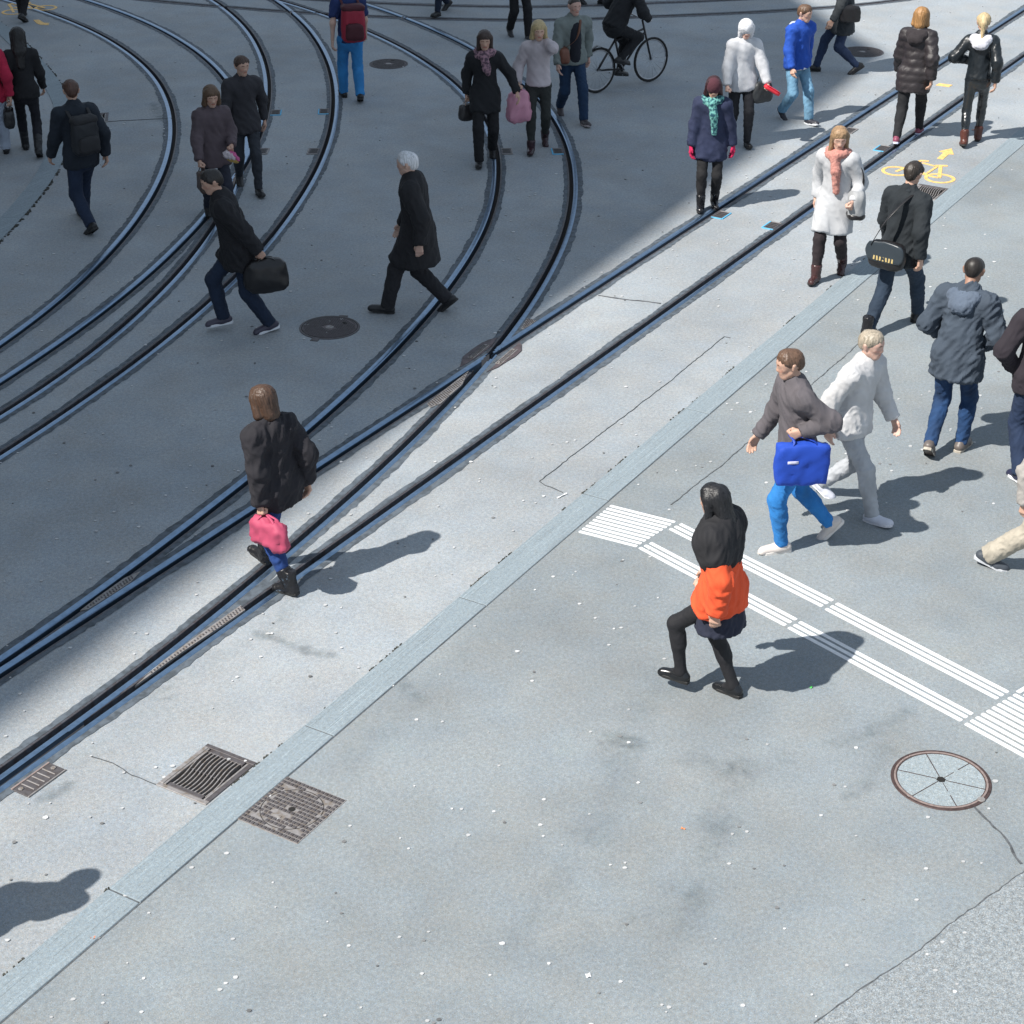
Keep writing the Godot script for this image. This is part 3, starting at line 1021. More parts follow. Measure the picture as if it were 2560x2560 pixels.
func covers_and_grates() -> void:
	var g := grate_corners()
	grate(g[0], "iron drain grate with wavy bars at the kerb, near left, beside the square cover", 10)
	grate(g[1], "iron drain grate with wavy bars between the yellow bicycle mark and the kerb", 10)
	grate(g[2], "small iron drain grate in the shade behind the man with dark backpack", 9)
	# square inspection cover with a stud grid
	var q := pts2([-1.552, -10.105, -1.118, -9.838, -1.40, -9.372, -1.838, -9.640])
	var c := (q[0] + q[1] + q[2] + q[3]) * 0.25
	var o := thing("inspection_cover", "square iron inspection cover with stud grid beside the granite kerb", "manhole cover", Vector3(c.x, 0, c.y))
	var u := (q[1] - q[0]).normalized()
	var v := (q[3] - q[0]).normalized()
	var h := Vector2(q[0].distance_to(q[1]), q[0].distance_to(q[3])) * 0.5
	var sq := PackedVector2Array([-u * h.x - v * h.y, u * h.x - v * h.y, u * h.x + v * h.y, -u * h.x + v * h.y])
	put("plate", slab(sq, -0.02, 0.006, 0.001), M.iron_pale, o)
	var st := tool()
	for i in 15:
		for j in 15:
			var p := u * lerpf(-h.x + 0.022, h.x - 0.022, i / 14.0) + v * lerpf(-h.y + 0.022, h.y - 0.022, j / 14.0)
			var r := p.length()
			if r < 0.035 or absf(r - 0.212) < 0.012 or (j == 9 and i > 3 and i < 9) or (j == 10 and i > 4 and i < 8) or ((i < 3 or i > 11) and (j == 2 or j == 12) and i != 0 and i != 14):
				continue
			prism(st, PackedVector2Array([p - u * 0.0125 - v * 0.0125, p + u * 0.0125 - v * 0.0125, p + u * 0.0125 + v * 0.0125, p - u * 0.0125 + v * 0.0125]), 0.004, 0.012, 0.0015)
	put("stud_pattern", done(st), M.iron, o, "stuff")
	st = tool()
	ring(st, Vector2.ZERO, [[0.2148, 0.004], [0.2148, 0.0080], [0.2105, 0.0080], [0.2105, 0.004]], 60)
	put("lid_gap", done(st), M.pit, o)
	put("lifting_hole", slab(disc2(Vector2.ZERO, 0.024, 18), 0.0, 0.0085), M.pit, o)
	for e in [[-0.09, 0.105, 0.16], [0.05, 0.135, 0.10]]:
		put("name_plate", slab(bar2(u * e[0] - u * e[2] * 0.5 + v * e[1], u * e[0] + u * e[2] * 0.5 + v * e[1], 0.022), 0.004, 0.010, 0.001), M.iron_pale, o)
	# the round cover filled with concrete, near right
	c = Vector2(2.947, -10.066)
	o = thing("manhole_cover", "round manhole cover filled with concrete in a rusty iron ring", "manhole cover", Vector3(c.x, 0, c.y), "round manhole covers")
	put("fill", slab(disc2(Vector2.ZERO, 0.30, 72), -0.01, 0.007), M.concrete, o)
	st = tool()
	ring(st, Vector2.ZERO, [[0.341, 0.0], [0.341, 0.006], [0.338, 0.009], [0.322, 0.010], [0.319, 0.006]], 96)
	put("outer_ring", done(st), M.rust_ring, o)
	st = tool()
	ring(st, Vector2.ZERO, [[0.319, 0.006], [0.318, 0.012], [0.310, 0.013], [0.305, 0.012], [0.304, 0.006]], 96)
	put("inner_ring", done(st), M.rust_pale, o)
	st = tool()
	ring(st, Vector2.ZERO, [[0.304, 0.006], [0.304, 0.009], [0.297, 0.009], [0.297, 0.006]], 96)
	put("lid_gap", done(st), M.rust_ring, o)
	for k in 6:
		var a := TAU * k / 6.0 + 0.38
		var from := Vector2.from_angle(a) * 0.034
		var to := Vector2.from_angle(a) * 0.297
		if k == 5 or k == 1:
			put("spoke", slab(bar2(to * 0.60, to, 0.0055), 0.0, 0.0095), M.rust_ring, o)
			put("spoke", slab(bar2(from, to * 0.45, 0.004), 0.0, 0.0085), M.rust_ring, o)
		else:
			put("spoke", slab(bar2(from, to, 0.0055), 0.0, 0.0095), M.rust_ring, o)
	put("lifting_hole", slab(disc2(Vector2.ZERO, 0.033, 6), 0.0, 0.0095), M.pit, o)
	put("badge", slab(disc2(Vector2(0.225, 0.225), 0.027, 20), 0.0, 0.0155, 0.003), M.iron_pale, o)
	st = tool()
	for k in 9:
		var a := -2.72 + k * 0.075
		prism(st, bar2(Vector2.from_angle(a) * 0.306, Vector2.from_angle(a) * 0.317, 0.012), 0.008, 0.0155)
	put("raised_marks", done(st), M.rust_pale, o)
	ribbed_cover(Vector2(-1.962, -18.084), 0.326, 0.95, "round cast iron manhole cover in the shade, left of the white-haired person", true)
	ribbed_cover(Vector2(-1.979, -28.987), 0.311, 0.3, "round cast iron manhole cover in the shade, right of the red backpack", false)
	ribbed_cover(Vector2(5.751, -29.75), 0.345, 0.7, "round iron manhole cover in the sun, left of the brown puffer coat", false)


func ribbed_cover(c: Vector2, r: float, angle: float, label: String, tabs: bool) -> void:
	var o := thing("manhole_cover", label, "manhole cover", Vector3(c.x, 0, c.y), "round manhole covers")
	var st := tool()
	ring(st, Vector2.ZERO, [[r, 0.0], [r, 0.006], [r - 0.004, 0.008], [r - 0.022, 0.008], [r - 0.024, 0.004]], 72)
	put("outer_ring", done(st), M.iron, o)
	put("plate", slab(disc2(Vector2.ZERO, r - 0.028, 64), -0.01, 0.006), M.cast, o)
	st = tool()
	ring(st, Vector2.ZERO, [[r - 0.023, 0.003], [r - 0.023, 0.0065], [r - 0.030, 0.0065], [r - 0.030, 0.003]], 64)
	put("lid_gap", done(st), M.pit, o)
	st = tool()
	var d := Vector2.from_angle(angle)
	var n := d.orthogonal()
	var inner := r - 0.055
	var k := -inner + 0.012
	while k < inner - 0.01:
		var half := sqrt(inner * inner - k * k)
		if absf(k) < 0.055:
			prism(st, bar2(n * k - d * half, n * k - d * 0.075, 0.010), 0.003, 0.0105)
			prism(st, bar2(n * k + d * 0.075, n * k + d * half, 0.010), 0.003, 0.0105)
		else:
			prism(st, bar2(n * k - d * half, n * k + d * half, 0.010), 0.003, 0.0105)
		k += 0.021
	ring(st, Vector2.ZERO, [[inner + 0.018, 0.005], [inner + 0.018, 0.0105], [inner + 0.008, 0.0105], [inner + 0.008, 0.005]], 64)
	put("rib_pattern", done(st), M.iron, o, "stuff")
	put("badge", slab(disc2(Vector2.ZERO, 0.045, 16), 0.0, 0.011, 0.002), M.iron_pale, o)
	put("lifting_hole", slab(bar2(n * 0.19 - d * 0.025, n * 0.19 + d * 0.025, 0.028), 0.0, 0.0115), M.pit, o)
	if tabs:
		put("hinge_tab", slab(bar2(Vector2(-0.115, r * 0.92), Vector2(-0.135, r * 1.13), 0.085), 0.0, 0.008, 0.002), M.iron, o)
		put("hinge_tab", slab(bar2(Vector2(0.12, -r * 0.92), Vector2(0.125, -r * 1.03), 0.10), 0.0, 0.008, 0.002), M.iron, o)


# ---------------------------------------------------------------- paint on the ground

func stripe(o: Node3D, a: Vector2, b: Vector2, w: float) -> void:
	var d := (b - a).normalized()
	var n := d.orthogonal() * w * 0.5
	var c := 0.006
	put("stripe", slab(PackedVector2Array([a + n + d * c, b + n - d * c, b + n * 0.6, b - n * 0.6, b - n - d * c, a - n + d * c, a - n * 0.6, a + n * 0.6]), 0.0, 0.0055, 0.0), M.white_paint, o)


func paint() -> void:
	var o := thing("tactile_field", "block of parallel white tactile stripes touching the granite kerb", "road marking")
	for i in 10:
		var t := i / 9.0
		stripe(o, Vector2(0.862, -14.038).lerp(Vector2(0.575, -13.575), t), Vector2(1.41, -13.738).lerp(Vector2(1.057, -13.316), t), 0.037)
	o = thing("tactile_field", "block of parallel white tactile stripes at the right edge above the manhole", "road marking")
	for i in 10:
		var a := Vector2(3.70, -11.105).lerp(Vector2(3.262, -10.735), i / 9.0)
		stripe(o, a, a + Vector2(0.640, 0.768) * 0.95, 0.037)
	var lines := [
		["three white tactile stripes, upper line, piece nearest the kerb", 1.405, -13.665, 2.524, -12.39],
		["three white tactile stripes, upper line, piece nearest the right edge", 2.545, -12.352, 3.617, -11.09],
		["three white tactile stripes, lower line, piece nearest the kerb, by the orange jacket", 1.124, -13.335, 2.192, -12.103],
		["three white tactile stripes, lower line, piece nearest the right edge", 2.212, -12.072, 3.29, -10.81],
	]
	for l in lines:
		o = thing("tactile_line", l[0], "road marking", Vector3.ZERO, "pieces of the white tactile guide lines")
		var a := Vector2(l[1], l[2])
		var b := Vector2(l[3], l[4])
		var n := (b - a).normalized().orthogonal() * 0.063
		for k in [-1.0, 0.0, 1.0]:
			stripe(o, a + n * k, b + n * k, 0.037)
	o = thing("tactile_line", "white tactile stripes turning off to the right at the edge of view", "road marking", Vector3.ZERO, "pieces of the white tactile guide lines")
	for k in 3:
		var a := Vector2(3.735, -11.13) + Vector2(0.64, 0.768) * 0.063 * k
		stripe(o, a, a + Vector2(0.768, -0.64) * 1.6, 0.037)
	# the bicycle in yellow paint
	o = thing("bicycle_mark", "yellow bicycle painted on the asphalt between rail and kerb", "road marking", Vector3(5.4, 0, -23.45), "yellow cycle marks on the ground")
	var c := Vector2(5.4, -23.45)
	for w in [Vector2(5.144, -23.476), Vector2(5.655, -23.168)]:
		var st := tool()
		ring(st, w - c, [[0.203, 0.0], [0.203, 0.0056], [0.158, 0.0056], [0.158, 0.0]], 44)
		put("wheel", done(st), M.yellow_paint, o)
	var strokes := [
		["fork", 5.135, -23.46, 5.42, -23.76, 0.045], ["handlebar_stem", 5.42, -23.76, 5.555, -23.93, 0.05], ["handlebar", 5.545, -23.93, 5.66, -23.905, 0.055], ["top_tube", 5.56, -23.835, 5.70, -23.69, 0.035],
		["down_tube", 5.43, -23.70, 5.49, -23.31, 0.05], ["seat_tube", 5.775, -23.69, 5.655, -23.195, 0.05], ["saddle", 5.71, -23.71, 5.87, -23.70, 0.05], ["seat_stay", 5.50, -23.335, 5.72, -23.66, 0.035], ["chain_stay", 5.49, -23.30, 5.645, -23.19, 0.035],
	]
	for i in strokes.size():
		var s: Array = strokes[i]
		put(s[0], slab(bar2(Vector2(s[1], s[2]) - c, Vector2(s[3], s[4]) - c, s[5]), 0.0, 0.0058 + 0.0003 * i), M.yellow_paint, o)
	var far: Node3D = o.duplicate()
	far.name = numbered("bicycle_mark")
	add_child(far, true)
	far.position = Vector3(-8.72, 0, -32.75)
	far.rotation.y = 1.1
	far.set_meta("label", "yellow bicycle painted in the shade at the top left corner")
	var ar := pts2([5.798, -24.029, 5.868, -23.985, 6.0, -24.222, 6.062, -24.205, 6.092, -24.48, 5.888, -24.35, 5.942, -24.295])
	tag(put("arrow_mark", slab(ar, 0.0, 0.0056), M.yellow_paint), "yellow arrow painted above the yellow bicycle", "road marking", "yellow cycle marks on the ground")
	tag(put("arrow_mark", slab(pts2([-8.36, -31.93, -8.27, -31.96, -8.13, -31.73, -8.03, -31.72, -8.02, -31.57, -8.17, -31.60, -8.24, -31.68]), 0.0, 0.0056), M.yellow_paint), "yellow arrow painted in the shade at the top left corner", "road marking", "yellow cycle marks on the ground")
	tag(put("dash_mark", slab(pts2([6.535, -27.72, 6.615, -27.83, 6.80, -27.73, 6.72, -27.62]), 0.0, 0.0056), M.yellow_paint), "short yellow dash painted between the straight rails at the top right", "road marking", "yellow cycle marks on the ground")


func litter() -> void:
	var white := plain(0.8, 0.81, 0.82, 0.7)
	var list := [
		["paper_scrap", 2.97, -17.265, 0.11, 0.035, -0.4, white, "white paper strip on the ground below the dark coat man", "paper"],
		["paper_scrap", 0.445, -14.22, 0.13, 0.012, 0.80, white, "thin white paper strip above the near end of the kerb stripes", "paper"],
		["paper_scrap", 0.453, -8.147, 0.03, 0.03, 0.3, white, "small white paper scrap near the bottom edge", "paper"],
		["leaf", -2.553, -8.474, 0.035, 0.026, 0.6, plain(0.55, 0.20, 0.10, 0.8), "orange dry leaf at the edge of the near kerb", "leaf"],
		["paper_scrap", 1.13, -9.531, 0.028, 0.014, -0.5, plain(0.75, 0.25, 0.10, 0.7), "tiny orange scrap on the open pavement", "paper"],
		["paper_scrap", 2.218, -11.192, 0.03, 0.016, 0.9, plain(0.10, 0.55, 0.12, 0.7), "tiny green scrap below the white lines", "paper"],
		["leaf", 6.60, -25.35, 0.07, 0.05, 0.2, plain(0.45, 0.22, 0.16, 0.8), "pale brown leaf at the kerb beside the leather trousers", "leaf"],
	]
	for l in list:
		var o := thing(l[0], l[7], l[8], Vector3(l[1], 0, l[2]))
		o.rotation.y = l[5]
		var st := tool()
		st.set_smooth_group(1)
		var n := 5
		for i in n:
			for j in 2:
				var p := []
				for q in [[0, 0], [1, 0], [1, 1], [0, 1]]:
					var u: float = (i + q[0]) / float(n) - 0.5
					var v: float = (j + q[1]) / 2.0 - 0.5
					var w: float = (1.0 - 3.2 * u * u) if l[0] == "leaf" else 1.0
					p.append(Vector3(u * l[3], 0.008 + 0.007 * sin(u * 7.0 + v * 3.0) * 0.5 + absf(v) * 0.006, v * l[4] * w))
				quad(st, p[0], p[1], p[2], p[3])
		put("sheet", done(st), l[6], o)


# ---------------------------------------------------------------- the house whose shadow lies over the upper left

func wall_with_windows(o: Node3D, a: Vector2, b: Vector2, high: float, out: Vector2) -> void:
	var d := (b - a).normalized()
	var l := a.distance_to(b)
	var basis := Basis(Vector3(d.x, 0, d.y), Vector3.UP, Vector3(out.x, 0, out.y))
	var n := int(l / 2.6)
	var pitch := l / n
	var wall := tool()
	for s in 7:
		var y := 4.2 + s * 3.35
		var top := y + 3.35 if s < 6 else high
		join_box(wall, Transform3D(basis, Vector3(0, 0, 0)) * Transform3D(Basis(), Vector3(l * 0.5, y + 0.4, -0.2)), Vector3(l, 0.8, 0.4))
		join_box(wall, Transform3D(basis, Vector3(0, 0, 0)) * Transform3D(Basis(), Vector3(l * 0.5, (y + 2.5 + top) * 0.5, -0.2)), Vector3(l, top - y - 2.5, 0.4))
		for k in n + 1:
			var x := clampf(k * pitch, 0.35, l - 0.35)
			var wide := pitch - 1.2 if k > 0 and k < n else 0.7
			join_box(wall, Transform3D(basis, Vector3(0, 0, 0)) * Transform3D(Basis(), Vector3(x, y + 1.65, -0.2)), Vector3(wide, 1.7, 0.4))
	join_box(wall, Transform3D(basis, Vector3.ZERO) * Transform3D(Basis(), Vector3(l * 0.5, 2.1, -0.2)), Vector3(l, 4.2, 0.4))
	var w := put("wall", wall.commit(), M.plaster, o)
	w.position = Vector3(a.x, 0, a.y)
	var pane := BoxMesh.new()
	pane.size = Vector3(1.2, 1.7, 0.03)
	var sill := BoxMesh.new()
	sill.size = Vector3(1.4, 0.1, 0.3)
	for s in 7:
		for k in n:
			var at := Vector3((k + 0.5) * pitch, 4.2 + s * 3.35 + 1.65, -0.2)
			var win := put("window", pane, M.glass, o)
			win.transform = Transform3D(basis, Vector3(a.x, 0, a.y) + basis * at)
			var sl := put("sill", sill, M.stone, win)
			sl.position = Vector3(0, -0.9, 0.27)


func shade_building() -> void:
	var o := thing("house", "seven-storey plastered house left of the view that shades the upper left", "building")
	var top := 27.3
	var off := Vector2(0.7216, -0.428) * top
	var p0 := Vector2(-2.9, -12.1) - off
	var p1 := Vector2(6.15, -29.55) - off
	var p2 := Vector2(5.05, -34.6) - off
	var d := (p1 - p0).normalized()
	var e := (p2 - p1).normalized()
	p0 -= d * 24.0
	p2 += e * 14.0
	var n := Vector2(-d.y, d.x)
	var m := Vector2(-e.y, e.x)
	if n.x < 0:
		n = -n
	if m.x < 0:
		m = -m
	wall_with_windows(o, p0 - n * 0.55, p1 - n * 0.55, top - 0.7, n)
	wall_with_windows(o, p1 - m * 0.55 + e * 0.3, p2 - m * 0.55, top - 0.7, m)
	var roof := tool()
	prism(roof, PackedVector2Array([p0, p1, p2, p2 - m * 14.0, p0 - n * 14.0]), top - 0.7, top, 0.05)
	put("cornice", done(roof), M.stone, o)
	var back := tool()
	prism(back, PackedVector2Array([p0 - n * 1.0, p1 - n * 1.0, p2 - m * 1.0, p2 - m * 13.0, p0 - n * 13.0]), 0.0, top - 0.72)
	put("core", done(back), M.plaster, o)
	for k in [[0.30, 0.9, 1.5], [0.50, 0.5, 1.1], [0.74, 1.1, 1.3]]:
		var st := tool()
		var c: Vector2 = p0.lerp(p1, k[0]) - n * 1.5
		prism(st, PackedVector2Array([c - d * k[1] - n * 0.35, c + d * k[1] - n * 0.35, c + d * k[1] + n * 0.35, c - d * k[1] + n * 0.35]), top, top + k[2], 0.04)
		put("chimney", done(st), M.roof, o)


# ---------------------------------------------------------------- soft bodies: tapered bones blended into one skin and meshed

func bone(a: Vector3, b: Vector3, ra: float, rb := -1.0, flat_axis := Vector3.ZERO, flat := 1.0, cut := false) -> Array:
	return [a, b, ra, ra if rb < 0 else rb, flat_axis, flat, cut]


func skin(bones: Array, cell: float, blend: float, wrinkle := 0.0, wave := 9.0, puff := 0.0, seed_ := 0.0, floor_y := -99.0, tint := 0.0) -> ArrayMesh:
	var k := 0.69 / blend
	var lim := minf(5.0 / k, 0.10)
	var lo := Vector3(1e9, 1e9, 1e9)
	var hi := -lo
	for b in bones:
		var r: float = maxf(b[2], b[3]) + blend + cell * 2.5
		lo = lo.min((b[0] as Vector3).min(b[1]) - Vector3.ONE * r)
		hi = hi.max((b[0] as Vector3).max(b[1]) + Vector3.ONE * r)
	var nx := int((hi.x - lo.x) / cell) + 2
	var ny := int((hi.y - lo.y) / cell) + 2
	var nz := int((hi.z - lo.z) / cell) + 2
	var sxy := nx * ny
	var f := PackedFloat32Array()
	f.resize(sxy * nz)
	var rmin := PackedInt32Array()
	rmin.resize(ny * nz)
	rmin.fill(1 << 20)
	var rmax := PackedInt32Array()
	rmax.resize(ny * nz)
	rmax.fill(-1)
	for b in bones:
		var a: Vector3 = b[0]
		var e: Vector3 = b[1]
		var ra: float = b[2]
		var dr: float = b[3] - ra
		var n: Vector3 = b[4]
		var sc: float = b[5] * b[5] - 1.0
		var cut: bool = b[6]
		var ab := e - a
		var len_ := ab.length()
		var inv := 1.0 / maxf(len_ * len_, 1e-9)
		var R: float = maxf(ra, b[3]) + lim
		var blo := a.min(e) - Vector3.ONE * R
		var bhi := a.max(e) + Vector3.ONE * R
		var x0 := maxi(0, int((blo.x - lo.x) / cell))
		var x1 := mini(nx - 1, int((bhi.x - lo.x) / cell) + 1)
		var y0 := maxi(0, int((blo.y - lo.y) / cell))
		var y1 := mini(ny - 1, int((bhi.y - lo.y) / cell) + 1)
		var z0 := maxi(0, int((blo.z - lo.z) / cell))
		var z1 := mini(nz - 1, int((bhi.z - lo.z) / cell) + 1)
		var abx := ab.x
		var aby := ab.y
		var abz := ab.z
		for z in range(z0, z1 + 1):
			var wz := lo.z + z * cell - a.z
			for y in range(y0, y1 + 1):
				var wy := lo.y + y * cell - a.y
				var row := z * ny + y
				if rmin[row] > x0:
					rmin[row] = x0
				if rmax[row] < x1:
					rmax[row] = x1
				var part := wy * aby + wz * abz
				var i := z * sxy + y * nx + x0
				var wx := lo.x + x0 * cell - a.x
				for x in range(x0, x1 + 1):
					var t := (wx * abx + part) * inv
					var tc := clampf(t, 0.0, 1.0)
					var vx := wx - abx * tc
					var vy := wy - aby * tc
					var vz := wz - abz * tc
					if cut and t > 1.0:
						vx = wx - abx * t
						vy = wy - aby * t
						vz = wz - abz * t
					var dd := vx * vx + vy * vy + vz * vz
					if sc != 0.0:
						var dn := vx * n.x + vy * n.y + vz * n.z
						dd += sc * dn * dn
					var d := sqrt(dd) - (ra + dr * tc)
					if cut and t > 1.0:
						d = maxf(d, (t - 1.0) * len_ * 1.0)
					if d < lim:
						f[i] += exp(-k * d)
					wx += cell
					i += 1
	var ids := PackedInt32Array()
	ids.resize(sxy * nz)
	ids.fill(-1)
	var verts := PackedVector3Array()
	var index := PackedInt32Array()
	for z in nz - 1:
		for y in ny - 1:
			var row := z * ny + y
			var xa := mini(mini(rmin[row], rmin[row + 1]), mini(rmin[row + ny], rmin[row + ny + 1]))
			var xb := maxi(maxi(rmax[row], rmax[row + 1]), maxi(rmax[row + ny], rmax[row + ny + 1]))
			if xb < xa:
				continue
			xb = mini(xb, nx - 2)
			var i := z * sxy + y * nx + xa
			var prev := (1 if f[i] > 1.0 else 0) | (2 if f[i + nx] > 1.0 else 0) | (4 if f[i + sxy] > 1.0 else 0) | (8 if f[i + sxy + nx] > 1.0 else 0)
			for x in range(xa, xb + 1):
				var cur := (1 if f[i + 1] > 1.0 else 0) | (2 if f[i + nx + 1] > 1.0 else 0) | (4 if f[i + sxy + 1] > 1.0 else 0) | (8 if f[i + sxy + nx + 1] > 1.0 else 0)
				var mask := prev | (cur << 4)
				if mask != 0 and mask != 255:
					var d0 := -log(maxf(f[i], 1e-3)) / k
					var d1 := -log(maxf(f[i + 1], 1e-3)) / k
					var d2 := -log(maxf(f[i + nx], 1e-3)) / k
					var d3 := -log(maxf(f[i + nx + 1], 1e-3)) / k
					var d4 := -log(maxf(f[i + sxy], 1e-3)) / k
					var d5 := -log(maxf(f[i + sxy + 1], 1e-3)) / k
					var d6 := -log(maxf(f[i + sxy + nx], 1e-3)) / k
					var d7 := -log(maxf(f[i + sxy + nx + 1], 1e-3)) / k
					var g := Vector3(d1 + d3 + d5 + d7 - d0 - d2 - d4 - d6, d2 + d3 + d6 + d7 - d0 - d1 - d4 - d5, d4 + d5 + d6 + d7 - d0 - d1 - d2 - d3) / (4.0 * cell)
					var gl := maxf(g.length_squared(), 0.05)
					var step := g * (-(d0 + d1 + d2 + d3 + d4 + d5 + d6 + d7) * 0.125 / gl)
					var h := cell * 0.55
					step = step.clamp(Vector3(-h, -h, -h), Vector3(h, h, h))
					var p := lo + Vector3(x + 0.5, y + 0.5, z + 0.5) * cell + step
					if wrinkle > 0.0 or puff > 0.0:
						var gn := g.normalized()
						var w := wrinkle * (folds.get_noise_3d(p.x * wave * 1.5 + p.y * wave * 0.95 + seed_, p.y * wave * 0.6, p.z * wave * 1.5 - p.y * wave * 0.4) + 0.1)
						if puff > 0.0:
							w += puff * (absf(sin(p.y * 30.0)) - 0.6)
						p += gn * w
					if p.y < floor_y:
						p.y = floor_y
					ids[i] = verts.size()
					verts.append(p)
					# one quad for each crossed edge that starts at this cell's first corner
					var c0 := mask & 1
					if c0 != ((mask >> 4) & 1) and y > 0 and z > 0:
						face(index, c0 == 1, ids[i], ids[i - nx], ids[i - nx - sxy], ids[i - sxy])
					if c0 != ((mask >> 1) & 1) and x > 0 and z > 0:
						face(index, c0 == 1, ids[i], ids[i - sxy], ids[i - sxy - 1], ids[i - 1])
					if c0 != ((mask >> 2) & 1) and x > 0 and y > 0:
						face(index, c0 == 1, ids[i], ids[i - 1], ids[i - 1 - nx], ids[i - nx])
				prev = cur
				i += 1
	var normals := PackedVector3Array()
	normals.resize(verts.size())
	for t in range(0, index.size(), 3):
		var a := verts[index[t]]
		var nn := (verts[index[t + 2]] - a).cross(verts[index[t + 1]] - a)
		normals[index[t]] += nn
		normals[index[t + 1]] += nn
		normals[index[t + 2]] += nn
	var colors := PackedColorArray()
	colors.resize(verts.size())
	for i in verts.size():
		normals[i] = normals[i].normalized()
		var v := 1.0
		if tint > 0.0:
			var p := verts[i]
			v = 1.0 - tint * 0.5 + tint * tone.get_noise_3d(p.x * 5.0 + seed_ * 3.0, p.y * 3.0, p.z * 5.0)
		colors[i] = Color(v, v, v)
	var arrays := []
	arrays.resize(Mesh.ARRAY_MAX)
	arrays[Mesh.ARRAY_VERTEX] = verts
	arrays[Mesh.ARRAY_NORMAL] = normals
	arrays[Mesh.ARRAY_COLOR] = colors
	arrays[Mesh.ARRAY_INDEX] = index
	var m := ArrayMesh.new()
	if index.size():
		m.add_surface_from_arrays(Mesh.PRIMITIVE_TRIANGLES, arrays)
	return m


func face(index: PackedInt32Array, out: bool, a: int, b: int, c: int, d: int) -> void:
	if a < 0 or b < 0 or c < 0 or d < 0:
		return
	if out:
		index.append_array([a, b, c, a, c, d])
	else:
		index.append_array([a, c, b, a, d, c])


func recolor(m: ArrayMesh, paint_: Callable) -> ArrayMesh:
	var arrays := m.surface_get_arrays(0)
	var v: PackedVector3Array = arrays[Mesh.ARRAY_VERTEX]
	var c: PackedColorArray = arrays[Mesh.ARRAY_COLOR]
	for i in v.size():
		c[i] = paint_.call(v[i])
	arrays[Mesh.ARRAY_COLOR] = c
	var out := ArrayMesh.new()
	out.add_surface_from_arrays(Mesh.PRIMITIVE_TRIANGLES, arrays)
	return out


func moved(m: ArrayMesh, f: Callable) -> ArrayMesh:
	var arrays := m.surface_get_arrays(0)
	var v: PackedVector3Array = arrays[Mesh.ARRAY_VERTEX]
	for i in v.size():
		v[i] = f.call(v[i])
	arrays[Mesh.ARRAY_VERTEX] = v
	arrays[Mesh.ARRAY_NORMAL] = null
	var out := ArrayMesh.new()
	out.add_surface_from_arrays(Mesh.PRIMITIVE_TRIANGLES, arrays)
	var st := SurfaceTool.new()
	st.create_from(out, 0)
	st.generate_normals()
	return st.commit()


# heads look along +z and start at the top of the neck; hands hang down from the wrist, thumb forward

